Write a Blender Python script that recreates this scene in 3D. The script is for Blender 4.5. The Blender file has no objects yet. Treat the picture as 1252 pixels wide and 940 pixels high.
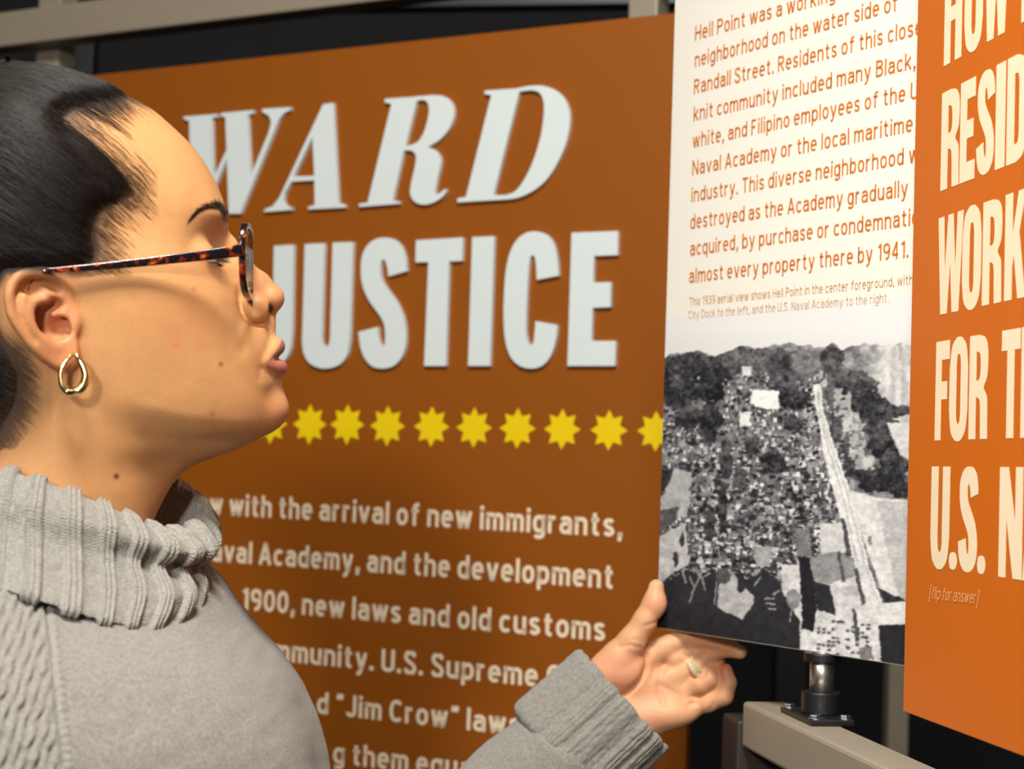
import bpy, bmesh, math, random
import numpy as np
from mathutils import Vector, Matrix
from mathutils.bvhtree import BVHTree

# ------------------------------------------------------------------ camera, world, lights, exposure
rng = np.random.default_rng(7)
random.seed(7)
SC = bpy.context.scene
COL = SC.collection
CZ = 1.45                                   # camera height above the floor
FPX, CXP, CYP = 2000.0, 626.0, 470.0        # focal length and centre in pixels of the 1252x940 frame
PITCH, ROLL = math.radians(3.03), math.radians(1.93)
f_ = np.array([0, math.cos(PITCH), math.sin(PITCH)])
u0_ = np.array([0, -math.sin(PITCH), math.cos(PITCH)])
r0_ = np.array([1.0, 0, 0])
r_ = math.cos(ROLL) * r0_ + math.sin(ROLL) * u0_
u_ = math.cos(ROLL) * u0_ - math.sin(ROLL) * r0_
CAM = np.array([0, 0, CZ])

cam_d = bpy.data.cameras.new('camera')
cam_d.sensor_width = 36.0
cam_d.lens = 36.0 * FPX / 1252.0
cam_d.clip_start = 0.05
cam_d.dof.use_dof = True
cam_d.dof.focus_distance = 1.12
cam_d.dof.aperture_fstop = 9.0
cam_o = bpy.data.objects.new('camera', cam_d)
COL.objects.link(cam_o)
cam_o.matrix_world = Matrix(((r_[0], u_[0], -f_[0], 0), (r_[1], u_[1], -f_[1], 0), (r_[2], u_[2], -f_[2], CZ), (0, 0, 0, 1)))
SC.camera = cam_o

SC.view_settings.view_transform = 'Standard'
SC.view_settings.look = 'None'
SC.view_settings.exposure = 0.0
SC.view_settings.gamma = 1.0
SC.view_settings.use_curve_mapping = False

wd = bpy.data.worlds.new('gallery_world')
SC.world = wd
wd.use_nodes = True
wd.node_tree.nodes['Background'].inputs[0].default_value = (1.0, 0.97, 0.93, 1)
wd.node_tree.nodes['Background'].inputs[1].default_value = 0.07


def area(name, loc, target, size, power, color):
    d = bpy.data.lights.new(name, 'AREA')
    d.shape = 'DISK'
    d.size = size
    d.energy = power
    d.color = color
    o = bpy.data.objects.new(name, d)
    COL.objects.link(o)
    o.location = loc
    v = Vector(target) - Vector(loc)
    o.rotation_euler = v.to_track_quat('-Z', 'Y').to_euler()
    return o


area('track_light_front', (-0.12, 0.05, 3.0), (-0.1, 1.15, 1.45), 0.5, 56, (1.0, 0.95, 0.86))
area('track_light_left', (-0.55, -2.0, 2.3), (0.05, 1.4, 1.4), 0.32, 54, (1.0, 0.94, 0.84))
sd = bpy.data.lights.new('track_spot', 'SPOT')
sd.energy = 92; sd.color = (1.0, 0.91, 0.78); sd.spot_size = math.radians(29); sd.spot_blend = 1.0; sd.shadow_soft_size = 0.08
so = bpy.data.objects.new('track_spot', sd); COL.objects.link(so)
so.location = (-1.3, -0.3, 2.5)
so.rotation_euler = (Vector((0.37, 1.12, 1.52)) - so.location).to_track_quat('-Z', 'Y').to_euler()


# ------------------------------------------------------------------ pixel / plane helpers
def ray(px, py):
    px = np.asarray(px, float); py = np.asarray(py, float)
    return (px - CXP)[..., None] * r_ - (py - CYP)[..., None] * u_ + FPX * f_


def proj(q):
    q = np.asarray(q, float) - CAM
    z = q @ f_
    return np.stack([CXP + FPX * (q @ r_) / z, CYP - FPX * (q @ u_) / z], -1)


class Plane:
    """A vertical board plane: origin p, yaw; e1 runs to the right, Z up, n towards the viewer."""
    def __init__(self, p, yaw):
        self.p = np.asarray(p, float)
        self.e1 = np.array([math.cos(yaw), math.sin(yaw), 0])
        self.n = np.array([math.sin(yaw), -math.cos(yaw), 0])
        self.yaw = yaw

    def hit(self, px, py, off=0.0):
        d = ray(px, py)
        t = ((self.p + self.n * off - CAM) @ self.n) / (d @ self.n)
        return CAM + d * t[..., None]

    def ab(self, px, py, off=0.0):
        q = self.hit(px, py, off) - self.p
        return np.stack([q @ self.e1, q[..., 2]], -1)

    def at(self, a, b, off=0.0):
        a = np.asarray(a, float); b = np.asarray(b, float)
        off = np.asarray(off, float)
        return self.p + a[..., None] * self.e1 + b[..., None] * np.array([0, 0, 1.0]) + off[..., None] * self.n


YM, YW, YR = math.radians(-27.66), math.radians(-55.74), math.radians(-80.6)
CW = CAM + ray(803, 767) * 1.45 / FPX                  # lower left corner of the white board
PW = Plane(CW, YW)
SHAFT = PW.hit(1000, 798)                              # the shaft the white board turns on
PR = Plane(SHAFT, YR)
PM = Plane(CAM + ray(838, 900) * 1.86 / FPX, YM)       # the large fixed board


# ------------------------------------------------------------------ objects
def lin(c):
    c = np.asarray(c, float) / 255.0
    return np.where(c <= 0.04045, c / 12.92, ((c + 0.055) / 1.055) ** 2.4)


def tag(o, label=None, cat=None, group=None, kind=None):
    if label: o['label'] = label
    if cat: o['category'] = cat
    if group: o['group'] = group
    if kind: o['kind'] = kind
    return o


def link(name, me, mat=None, parent=None, smooth=False):
    o = bpy.data.objects.new(name, me)
    COL.objects.link(o)
    if mat is not None and not me.materials:
        me.materials.append(mat)
    if smooth:
        me.polygons.foreach_set('use_smooth', np.ones(len(me.polygons), bool))
    if parent is not None:
        o.parent = parent
        o.matrix_parent_inverse = parent.matrix_world.inverted()
    return o


def empty(name, loc, label, cat, group=None):
    o = bpy.data.objects.new(name, None)
    COL.objects.link(o)
    o.location = loc
    o.matrix_world = Matrix.Translation(Vector(loc))
    return tag(o, label, cat, group)


def mesh(name, v, f):
    me = bpy.data.meshes.new(name)
    me.from_pydata([tuple(map(float, p)) for p in v], [], [tuple(map(int, q)) for q in f])
    me.update()
    return me


def fast_mesh(name, v, quads):
    me = bpy.data.meshes.new(name)
    v = np.asarray(v, np.float32); q = np.asarray(quads, np.int32)
    k = q.shape[1]
    me.vertices.add(len(v)); me.vertices.foreach_set('co', v.ravel())
    me.loops.add(q.size); me.loops.foreach_set('vertex_index', q.ravel())
    me.polygons.add(len(q))
    me.polygons.foreach_set('loop_start', np.arange(0, q.size, k, dtype=np.int32))
    me.polygons.foreach_set('loop_total', np.full(len(q), k, np.int32))
    me.update(calc_edges=True)
    me.validate()
    return me


def paint(me, rgb, name='tint'):
    a = me.color_attributes.new(name, 'FLOAT_COLOR', 'POINT')
    c = np.ones((len(me.vertices), 4), np.float32)
    c[:, :3] = rgb
    a.data.foreach_set('color', c.ravel())


class N:
    """tiny node-tree helper"""
    def __init__(self, name):
        self.m = bpy.data.materials.new(name)
        self.m.use_nodes = True
        self.t = self.m.node_tree
        self.b = self.t.nodes['Principled BSDF']

    def new(self, t, **kw):
        n = self.t.nodes.new(t)
        for k, v in kw.items():
            setattr(n, k, v)
        return n

    def l(self, a, b): self.t.links.new(a, b)


def mat(name, rgb, rough=0.5, metal=0.0, spec=0.5, noise=None, bump=None, coat=0.0):
    n = N(name)
    c = tuple(lin(rgb)) + (1,)
    b = n.b
    b.inputs['Base Color'].default_value = c
    b.inputs['Roughness'].default_value = rough
    b.inputs['Metallic'].default_value = metal
    b.inputs['Specular IOR Level'].default_value = spec
    b.inputs['Coat Weight'].default_value = coat
    if noise:
        sc, amt = noise
        tc = n.new('ShaderNodeTexCoord')
        t = n.new('ShaderNodeTexNoise'); t.inputs['Scale'].default_value = sc; t.inputs['Detail'].default_value = 4
        n.l(tc.outputs['Object'], t.inputs['Vector'])
        mr = n.new('ShaderNodeMapRange'); mr.inputs[3].default_value = 1 - amt; mr.inputs[4].default_value = 1 + amt
        n.l(t.outputs['Fac'], mr.inputs[0])
        mx = n.new('ShaderNodeVectorMath', operation='SCALE')
        mx.inputs[0].default_value = c[:3]
        n.l(mr.outputs[0], mx.inputs['Scale'])
        n.l(mx.outputs[0], b.inputs['Base Color'])
        if bump:
            bp = n.new('ShaderNodeBump'); bp.inputs['Strength'].default_value = bump; bp.inputs['Distance'].default_value = 0.001
            n.l(t.outputs['Fac'], bp.inputs['Height']); n.l(bp.outputs[0], b.inputs['Normal'])
    return n.m


M = {}
M['orange_lit'] = mat('lit_orange_board', (206, 106, 26), 0.36, spec=0.4, noise=(3, 0.03))  # the boards' orange brightened: stronger light on the right board put into colour
M['orange'] = mat('orange_board', (142, 77, 16), 0.42, spec=0.35, noise=(3, 0.03))
M['white_board'] = mat('white_board', (220, 217, 208), 0.55, spec=0.3, noise=(3, 0.02))
M['raised'] = mat('raised_letter_white', (212, 222, 224), 0.5, spec=0.3, noise=(30, 0.02))
M['cream'] = mat('cream_print', (240, 222, 196), 0.5, spec=0.3, noise=(40, 0.02))
M['rust'] = mat('rust_print', (196, 112, 30), 0.55, spec=0.3, noise=(40, 0.02))
M['tan'] = mat('tan_small_print', (188, 146, 98), 0.55, spec=0.3, noise=(40, 0.02))
M['yellow'] = mat('yellow_print', (232, 200, 10), 0.5, spec=0.3, noise=(20, 0.03))
M['note'] = mat('note_print', (236, 178, 118), 0.5, spec=0.3, noise=(40, 0.02))
M['pale'] = mat('pale_print', (248, 228, 196), 0.5, spec=0.3, noise=(40, 0.02))
M['taupe'] = mat('taupe_paint', (147, 136, 120), 0.5, noise=(60, 0.06), bump=0.05)
M['taupe_shade'] = mat('shaded_taupe_paint', (44, 37, 34), 0.6, noise=(40, 0.08))  # taupe of the frame with the corner post's shade put into the colour
M['black'] = mat('black_metal', (22, 22, 24), 0.4, noise=(40, 0.1))
M['steel'] = mat('brushed_steel', (215, 210, 202), 0.36, metal=1.0, noise=(80, 0.05))
M['bolt'] = mat('zinc_bolt', (205, 208, 215), 0.25, metal=1.0, noise=(80, 0.05))
M['gold'] = mat('polished_gold', (240, 214, 160), 0.24, metal=1.0, noise=(60, 0.03))
M['wall'] = mat('dark_wall_paint', (34, 34, 38), 0.8, noise=(5, 0.08))
M['floor'] = mat('dark_floor', (58, 54, 50), 0.6, noise=(8, 0.1))


def box_v(c, ex, ey, ez, hx, hy, hz):
    c, ex, ey, ez = map(lambda q: np.asarray(q, float), (c, ex, ey, ez))
    v = [c + sx * hx * ex + sy * hy * ey + sz * hz * ez for sz in (-1, 1) for sy in (-1, 1) for sx in (-1, 1)]
    f = [(0, 2, 3, 1), (4, 5, 7, 6), (0, 1, 5, 4), (2, 6, 7, 3), (0, 4, 6, 2), (1, 3, 7, 5)]
    return v, f


def box_obj(name, c, ex, ey, hx, hy, hz, m, parent=None, bevel=0.0, seg=2):
    v, f = box_v(c, ex, ey, (0, 0, 1), hx, hy, hz)
    me = mesh(name, v, f)
    bm = bmesh.new(); bm.from_mesh(me)
    bmesh.ops.recalc_face_normals(bm, faces=bm.faces)
    if bevel:
        bmesh.ops.bevel(bm, geom=list(bm.edges), offset=bevel, segments=seg, affect='EDGES', profile=0.5)
    bm.to_mesh(me); bm.free()
    return link(name, me, m, parent)


def cyl_me(name, c, axis, r, h, seg=32, bevel=0.0):
    bm = bmesh.new()
    bmesh.ops.create_cone(bm, cap_ends=True, segments=seg, radius1=r, radius2=r, depth=h)
    if bevel:
        es = [e for e in bm.edges if len(e.link_faces) == 2 and abs(e.link_faces[0].normal.dot(e.link_faces[1].normal)) < 0.3]
        bmesh.ops.bevel(bm, geom=es, offset=bevel, segments=2, affect='EDGES', profile=0.5)
    q = Vector((0, 0, 1)).rotation_difference(Vector(axis))
    bm.transform(Matrix.Translation(Vector(c)) @ q.to_matrix().to_4x4())
    me = bpy.data.meshes.new(name); bm.to_mesh(me); bm.free()
    return me


def cr(pts, n=8):
    """Catmull-Rom through pts (open), returns dense list"""
    p = np.asarray(pts, float)
    q = np.vstack([2 * p[0] - p[1], p, 2 * p[-1] - p[-2]])
    out = []
    for i in range(1, len(q) - 2):
        for t in np.linspace(0, 1, n, endpoint=False):
            a, b, c, d = q[i - 1], q[i], q[i + 1], q[i + 2]
            out.append(0.5 * (2 * b + (c - a) * t + (2 * a - 5 * b + 4 * c - d) * t * t + (3 * b - a - 3 * c + d) * t ** 3))
    out.append(p[-1])
    return [tuple(x) for x in out]


def fill_contours(contours, depth):
    """flat filled outline (even-odd) extruded by depth; returns verts (x, y, z) and faces, z from 0 to depth"""
    cu = bpy.data.curves.new('outline', 'CURVE')
    cu.dimensions = '2D'; cu.fill_mode = 'BOTH'; cu.extrude = depth / 2
    for c in contours:
        s = cu.splines.new('POLY'); s.points.add(len(c) - 1)
        for i, p in enumerate(c):
            s.points[i].co = (p[0], p[1], 0, 1)
        s.use_cyclic_u = True
    o = bpy.data.objects.new('outline', cu)
    COL.objects.link(o)
    dg = bpy.context.evaluated_depsgraph_get()
    me = o.evaluated_get(dg).to_mesh()
    v = np.array([tuple(x.co) for x in me.vertices]); f = [tuple(p.vertices) for p in me.polygons]
    o.evaluated_get(dg).to_mesh_clear()
    bpy.data.objects.remove(o); bpy.data.curves.remove(cu)
    v[:, 2] += depth / 2
    return v, f


def glyph_obj(name, plane, groups, depth, m, parent, off=0.0):
    """groups: list of contour lists, contours in plane (a, b)"""
    V, F = [], []
    for g in groups:
        v, f = fill_contours(g, depth)
        b = len(V)
        V += list(plane.at(v[:, 0], v[:, 1], v[:, 2] + off))
        F += [tuple(i + b for i in q) for q in f]
    me = mesh(name, V, F)
    bm = bmesh.new(); bm.from_mesh(me)
    bmesh.ops.remove_doubles(bm, verts=bm.verts, dist=1e-6)
    bmesh.ops.recalc_face_normals(bm, faces=bm.faces)
    bm.to_mesh(me); bm.free()
    return link(name, me, m, parent)


# ---- drawn lettering: highway-style strokes of even width, cap height 1
XH = 0.74


def arc_(cx, cy, rx, ry, a0, a1, n=14, e=2.35):
    out = []
    for a in np.linspace(math.radians(a0), math.radians(a1), n):
        c, s_ = math.cos(a), math.sin(a)
        out.append((cx + rx * math.copysign(abs(c) ** (2 / e), c), cy + ry * math.copysign(abs(s_) ** (2 / e), s_)))
    return out


def glyph(ch, t):
    """centre-line strokes and centre-line width of a character for stroke width t"""
    h = t / 2; X = XH; w = 0.40
    o = lambda w=w, y0=0.0, y1=X: arc_(w / 2, (y0 + y1) / 2, w / 2, (y1 - y0) / 2 - h, 90, 450, 33)
    arch = lambda x, w, top=X: arc_(x + w / 2, top - .26, w / 2, .26 - h, 180, 0, 11) + [(x + w, 0)]
    dot = lambda x, y, r=.62: [[(x - t * r, y), (x + t * r, y)]]
    G = None
    if ch == 'a': G = [[(w, 0), (w, X - .24)] + arc_(w / 2, X - .24, w / 2, .24 - h, 0, 158, 11), [(w, .435), (.48 * w, .435)] + arc_(.48 * w, .435 / 2 + h / 2, .48 * w, (.435 - h) / 2, 90, 270, 11) + [(.62 * w, h + .01), (w, .20)]]
    elif ch == 'b': G = [[(0, 0), (0, 1)], o()]
    elif ch == 'c': w = .36; G = [arc_(.2, X / 2, .2, X / 2 - h, 42, 318, 23)]
    elif ch == 'd': G = [[(w, 0), (w, 1)], o()]
    elif ch == 'e': G = [[(.01, .385), (w, .385)] + arc_(w / 2, X / 2, w / 2, X / 2 - h, 2, 312, 27)]
    elif ch == 'f': w = .30; G = [[(.12, 0), (.12, .78)] + arc_(.29, .78, .17, .22 - h, 180, 90, 8) + [(w + .04, 1 - h)], [(-.03, X - h), (w + .02, X - h)]]
    elif ch == 'g': G = [o(), [(w, X), (w, -.02)] + arc_(w / 2, -.02, w / 2, .24 - h, 0, -150, 12)]
    elif ch == 'h': G = [[(0, 0), (0, 1)], arch(0, w)]
    elif ch == 'i': w = 0; G = [[(0, 0), (0, X)]] + dot(0, 1 - h, .5)
    elif ch == 'k': w = .38; G = [[(0, 0), (0, 1)], [(w, X), (0, .27)], [(.13, .42), (w + .02, 0)]]
    elif ch == 'l': w = 0; G = [[(0, 0), (0, 1)]]
    elif ch == 'm': w = .66; G = [[(0, 0), (0, X)], arch(0, .33), arch(.33, .33)]
    elif ch == 'n': G = [[(0, 0), (0, X)], arch(0, w)]
    elif ch == 'o': G = [o()]
    elif ch == 'p': G = [[(0, -.25), (0, X)], o()]
    elif ch == 'q': G = [[(w, -.25), (w, X)], o()]
    elif ch == 'r': w = .24; G = [[(0, 0), (0, X)], arc_(.2, X - .26, .2, .26 - h, 180, 78, 9)]
    elif ch == 's': w = .34; G = [cr([(w - .01, X - .16), (w * .80, X - h - .015), (w * .5, X - h), (.06, X - h - .03), (.015, X - .20), (.07, X - .31), (w * .5, X * .5), (w - .05, .31), (w, .19), (w - .07, h + .03), (w * .5, h), (.09, h + .02), (0, .17)], 5)]
    elif ch == 't': w = .28; G = [[(.11, .93), (.11, .2)] + arc_(.26, .2, .15, .2 - h, 180, 270, 8) + [(w + .03, h)], [(-.03, X - h), (w + .02, X - h)]]
    elif ch == 'u': G = [[(0, X), (0, .26)] + arc_(w / 2, .26, w / 2, .26 - h, 180, 360, 11), [(w, 0), (w, X)]]
    elif ch == 'v': w = .42; G = [[(0, X), (w / 2, 0)], [(w, X), (w / 2, 0)]]
    elif ch == 'w': w = .64; G = [[(0, X), (.16, 0)], [(.32, X), (.16, 0)], [(.32, X), (.48, 0)], [(w, X), (.48, 0)]]
    elif ch == 'y': w = .42; G = [[(0, X), (w / 2 + .01, .02)], cr([(w, X), (.26, .14), (.19, -.08), (.11, -.20), (.0, -.24 + h * .4)], 4)]
    elif ch == 'A': w = .54; G = [[(0, 0), (w / 2, 1)], [(w, 0), (w / 2, 1)], [(.09, .30), (w - .09, .30)]]
    elif ch == 'B': w = .44; G = [[(.02, 1 - h), (.22, 1 - h)] + arc_(.22, .765, .20, .235 - h, 90, -90, 11) + [(.02, .53)], [(.22, .53)] + arc_(.22, .265 + h / 2, .23, .265 - h / 2, 90, -90, 11) + [(.02, h)], [(0, 0), (0, 1)]]
    elif ch == 'C': w = .46; G = [arc_(.25, .5, .25, .5 - h, 42, 318, 25)]
    elif ch == 'D': w = .48; G = [[(0, 0), (0, 1)], [(.0, 1 - h), (.2, 1 - h)] + arc_(.2, .5, .28, .5 - h, 90, -90, 17) + [(0, h)]]
    elif ch == 'F': w = .38; G = [[(0, 0), (0, 1)], [(0, 1 - h), (w, 1 - h)], [(0, .5), (w - .05, .5)]]
    elif ch == 'H': w = .48; G = [[(0, 0), (0, 1)], [(w, 0), (w, 1)], [(0, .5), (w, .5)]]
    elif ch == 'J': w = .36; G = [[(w, 1), (w, .27)] + arc_(w / 2, .27, w / 2, .27 - h, 0, -165, 12)]
    elif ch == 'N': w = .50; G = [[(0, 0), (0, 1)], [(w, 0), (w, 1)], [(0, 1), (w, 0)]]
    elif ch == 'P': w = .44; G = [[(0, 0), (0, 1)], [(0, 1 - h), (.2, 1 - h)] + arc_(.2, .71, .24, .29 - h, 90, -90, 13) + [(0, .42 + h)]]
    elif ch == 'R': w = .46; G = [[(0, 0), (0, 1)], [(0, 1 - h), (.2, 1 - h)] + arc_(.2, .72, .24, .28 - h, 90, -90, 13) + [(0, .44 + h)], [(.22, .45), (w, 0)]]
    elif ch == 'S': w = .43; G = [cr([(w - .01, .76), (w * .84, .93), (w * .5, 1 - h), (.07, .93), (.01, .75), (.08, .60), (w * .5, .51), (w - .07, .41), (w, .25), (w - .07, .075), (w * .5, h), (.07, .075), (0, .24)], 5)]
    elif ch == 'T': w = .46; G = [[(w / 2, 0), (w / 2, 1)], [(-h * .6, 1 - h), (w + h * .6, 1 - h)]]
    elif ch == 'U': w = .47; G = [[(0, 1), (0, .30)] + arc_(w / 2, .30, w / 2, .30 - h, 180, 360, 15) + [(w, 1)]]
    elif ch == '0': w = .42; G = [arc_(w / 2, .5, w / 2, .5 - h, 90, 450, 37)]
    elif ch == '1': w = .20; G = [[(.2, 0), (.2, 1)], [(.19, .93), (.0, .80)]]
    elif ch == '3': w = .40; G = [arc_(.19, .745, .20, .255 - h, 155, -90, 15), arc_(.18, .255 + h * .5, .225, .255 - h * .5, 90, -155, 15)]
    elif ch == '4': w = .44; G = [[(.33, 0), (.33, 1)], [(.32, .98), (0, .27)], [(0, .25), (w, .25)]]
    elif ch == '9': w = .42; G = [arc_(w / 2, .69, w / 2, .31 - h, 90, 450, 31), [(w, .69), (w, .55)] + arc_(w / 2 - .02, .52, w / 2 + .02, .52 - h, 0, -100, 14)]
    elif ch == '.': w = .02; G = dot(.01, t * .55, .6)
    elif ch == ',': w = .05; G = dot(.04, t * .55, .6) + [[(.07, t * .9), (.0, -.16)]]
    elif ch == '-': w = .22; G = [[(0, .37), (w, .37)]]
    elif ch == '\u201c': w = .20; G = [[(.06, 1), (.0, .74)], [(.22, 1), (.16, .74)]]
    elif ch == '\u201d': w = .20; G = [[(.06, 1), (.0, .74)], [(.22, 1), (.16, .74)]]
    elif ch == '[': w = .14; G = [[(w, 1.05), (0, 1.05), (0, -.2), (w, -.2)]]
    elif ch == ']': w = .14; G = [[(0, 1.05), (w, 1.05), (w, -.2), (0, -.2)]]
    return G, w


def ribbon(p, t):
    """flat band of width t about the polyline p"""
    p = np.asarray(p, float)
    keep = [0] + [i for i in range(1, len(p)) if np.hypot(*(p[i] - p[i - 1])) > 1e-5]
    p = p[keep]
    closed = len(p) > 3 and np.hypot(*(p[0] - p[-1])) < 1e-4
    d = np.diff(p, axis=0); d /= np.linalg.norm(d, axis=1)[:, None]
    n = np.stack([-d[:, 1], d[:, 0]], -1)
    m = np.empty_like(p)
    a = n[0] if not closed else n[-1]; b = n[-1] if not closed else n[0]
    m[0] = a + n[0]; m[-1] = n[-1] + b; m[1:-1] = n[:-1] + n[1:]
    m /= np.maximum(np.linalg.norm(m, axis=1), .2)[:, None]
    c = np.ones(len(p))
    nn = np.vstack([n, n[-1:]])
    c = 1 / np.clip((m * nn).sum(1), .55, 1)
    L = p + m * (t / 2) * c[:, None]; R = p - m * (t / 2) * c[:, None]
    v = np.empty((2 * len(p), 2)); v[0::2] = L; v[1::2] = R
    f = [(2 * i + 1, 2 * i + 3, 2 * i + 2, 2 * i) for i in range(len(p) - 1)]
    return v, f


_tc = {}


def raw_text(s, t):
    k = (s, t)
    if k not in _tc:
        V, F, x = [], [], 0.0
        for ch in s:
            if ch == ' ':
                x += 0.26; continue
            G, w = glyph(ch, t)
            for st in G:
                tt = t
                if len(st) == 2 and abs(st[0][1] - st[1][1]) < 1e-6 and abs(abs(st[1][0] - st[0][0]) - t * 1.2) < .3 * t and ch in '.,i':
                    tt = t * 1.15
                v, f = ribbon(st, tt)
                b = len(V)
                V += [(x + t / 2 + q[0], q[1], 0) for q in v]; F += [tuple(i + b for i in q) for q in f]
            x += w + t + 0.135
        _tc[k] = (np.array(V), F)
    return _tc[k]


def text_line(plane, s, p0, p1, asc_px, m, parent, bold=0.14, fit=None, shear=0.0, off=0.0004, name='printed_line'):
    """a printed line whose part `fit` runs from pixel p0 to pixel p1 on its baseline"""
    v, f = raw_text(s, bold)
    vf, _ = raw_text(fit or s, bold)
    x0, x1 = vf[:, 0].min(), vf[:, 0].max()
    a0, b0 = plane.ab(*p0); a1, b1 = plane.ab(*p1)
    h = plane.ab(p0[0], p0[1] - asc_px)[1] - b0
    X = (v[:, 0] + shear * v[:, 1] - x0) / (x1 - x0)
    a = a0 + X * (a1 - a0)
    b = b0 + X * (b1 - b0) + v[:, 1] * h
    return link(name, mesh(name, plane.at(a, b, np.full(len(a), off)), f), m, parent)


def board(name, plane, a0, a1, b0, b1, th, m, parent):
    c = plane.at((a0 + a1) / 2, (b0 + b1) / 2, -th / 2)
    return box_obj(name, c, plane.e1, plane.n, (a1 - a0) / 2, th / 2, (b1 - b0) / 2, m, parent, bevel=0.0006, seg=1)
# ------------------------------------------------------------------ room shell
def structure(name, c, h, m):
    o = box_obj(name, c, (1, 0, 0), (0, 1, 0), *h, m)
    return tag(o, kind='structure')


structure('floor', (0, 1.0, -0.05), (4.0, 3.6, 0.05), M['floor'])
structure('wall_back', (0, 4.65, 1.6), (4.0, 0.05, 1.6), M['wall'])
structure('wall_left', (-4.05, 1.0, 1.6), (0.05, 3.6, 1.6), M['wall'])
structure('wall_right', (4.05, 1.0, 1.6), (0.05, 3.6, 1.6), M['wall'])

# ------------------------------------------------------------------ welded display frame
TUBE = 0.038
fr = empty('display_frame', tuple(PM.at(0.1, 0, -0.12) * np.array([1, 1, 0])), 'taupe square-tube metal display frame standing behind the orange boards', 'frame')
# low rail of the side wing, the turning boards stand on it
eb = PR.e1; nb = PR.n
BT = SHAFT[2] - 0.0522                                   # top of the low rail
bc = SHAFT + nb * 0.0095
hy, hz = TUBE / 2, 0.019
lo, hi = -0.100, 1.05
box_obj('low_rail', np.append((bc + eb * (lo + hi) / 2)[:2], BT - hz), eb, nb, (hi - lo) / 2, hy, hz, M['taupe'], fr, bevel=0.003)
pc = bc + eb * (lo - 0.0225)
box_obj('corner_post', (pc[0], pc[1], BT / 2 - 0.008), eb, nb, 0.022, hy + 0.004, BT / 2 - 0.008, M['taupe_shade'], fr, bevel=0.003)
# back wing behind the large board
BACK = -0.10
a_l = PM.ab(-160, 60, BACK)[0]; a_r = PM.ab(905, 60, BACK)[0]
t0 = PM.ab(0, 15, BACK); t1 = PM.ab(0, 57, BACK)
zc = CZ * 0 + PM.p[2] + (t0[1] + t1[1]) / 2
rail_h = (t0[1] - t1[1]) / 2
cc = PM.at((a_l + a_r) / 2, 0, BACK - 0.02)
box_obj('top_rail', (cc[0], cc[1], zc), PM.e1, PM.n, (a_r - a_l) / 2, 0.02, rail_h, M['taupe'], fr, bevel=0.003)
for x0, x1, back in ((45, 72, 0.0), (767, 803, 0.0)):
    b_ = BACK - 0.0415
    aa = PM.ab(x0, 40, b_)[0]; ab_ = PM.ab(x1, 40, b_)[0]
    c = PM.at((aa + ab_) / 2, 0, b_ - 0.02)
    box_obj('post', (c[0], c[1], 1.2), PM.e1, PM.n, (ab_ - aa) / 2, 0.02, 1.2, M['taupe'], fr, bevel=0.003)
c = PM.at((a_l + a_r) / 2, 0, BACK - 0.02)
box_obj('base_rail', (c[0], c[1], 0.02), PM.e1, PM.n, (a_r - a_l) / 2, 0.02, 0.02, M['taupe'], fr, bevel=0.003)
# posts of the next bay, seen in the dark behind
far = empty('next_bay_posts', (0.75, 2.75, 0), 'dark metal posts of the next bay in the gloom under the white board, behind the frame', 'rack')
for px0, px1, dep, m in ((945, 983, 2.7, 'black'), (1083, 1108, 2.7, 'taupe'), (86, 117, 3.0, 'black')):
    q0 = CAM + ray(px0, 860 if px0 > 500 else 75) * dep / FPX; q1 = CAM + ray(px1, 860 if px0 > 500 else 75) * dep / FPX
    c = (q0 + q1) / 2
    box_obj('upright', (c[0], c[1], 1.15), (1, 0, 0), (0, 1, 0), (q1 - q0)[0] / 2, 0.02, 1.15, M[m], far, bevel=0.003)
q0 = CAM + ray(945, 860) * 2.7 / FPX; q1 = CAM + ray(1108, 860) * 2.7 / FPX; q2 = CAM + ray(100, 75) * 3.0 / FPX
for z in (0.12, 2.28):
    v = np.array([q1[0] - q2[0], q1[1] - q2[1], 0]); L = np.linalg.norm(v); v /= L
    box_obj('bay_beam', ((q1[0] + q2[0]) / 2, (q1[1] + q2[1]) / 2 + 0.0, z), v, (-v[1], v[0], 0), L / 2, 0.02, 0.02, M['black'], far, bevel=0.003)

# ------------------------------------------------------------------ large fixed board
mb = empty('exhibit_board', tuple(PM.at(-0.6, 0, 0) * np.array([1, 1, 0]) + np.array([0, 0, 0.35])), 'large orange exhibit board with raised white heading, yellow stars and cream text', 'board')
ra = PM.ab(839, 900)[0]; la = PM.ab(-150, 90)[0]; tb = PM.ab(815, 16.8)[1]
board('orange_panel', PM, la, ra, -1.05, tb, 0.012, M['orange'], mb)
hang = PM.at((PM.ab(58, 40)[0]), tb - 0.05, 0)
for ax in (PM.ab(58, 40)[0], PM.ab(785, 40)[0]):
    for bz in (tb - 0.06, -0.75):
        c = PM.at(ax, bz, -0.012 - (0.129 / 2))
        box_obj('mounting_bracket', c, PM.e1, PM.n, 0.012, 0.0645, 0.012, M['black'], mb)


def crop(pts, ox, oy, sc):
    a = np.asarray(pts, float)
    ab = PM.ab(ox + a[:, 0] / sc, oy + a[:, 1] / sc)
    return [tuple(x) for x in ab]


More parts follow.
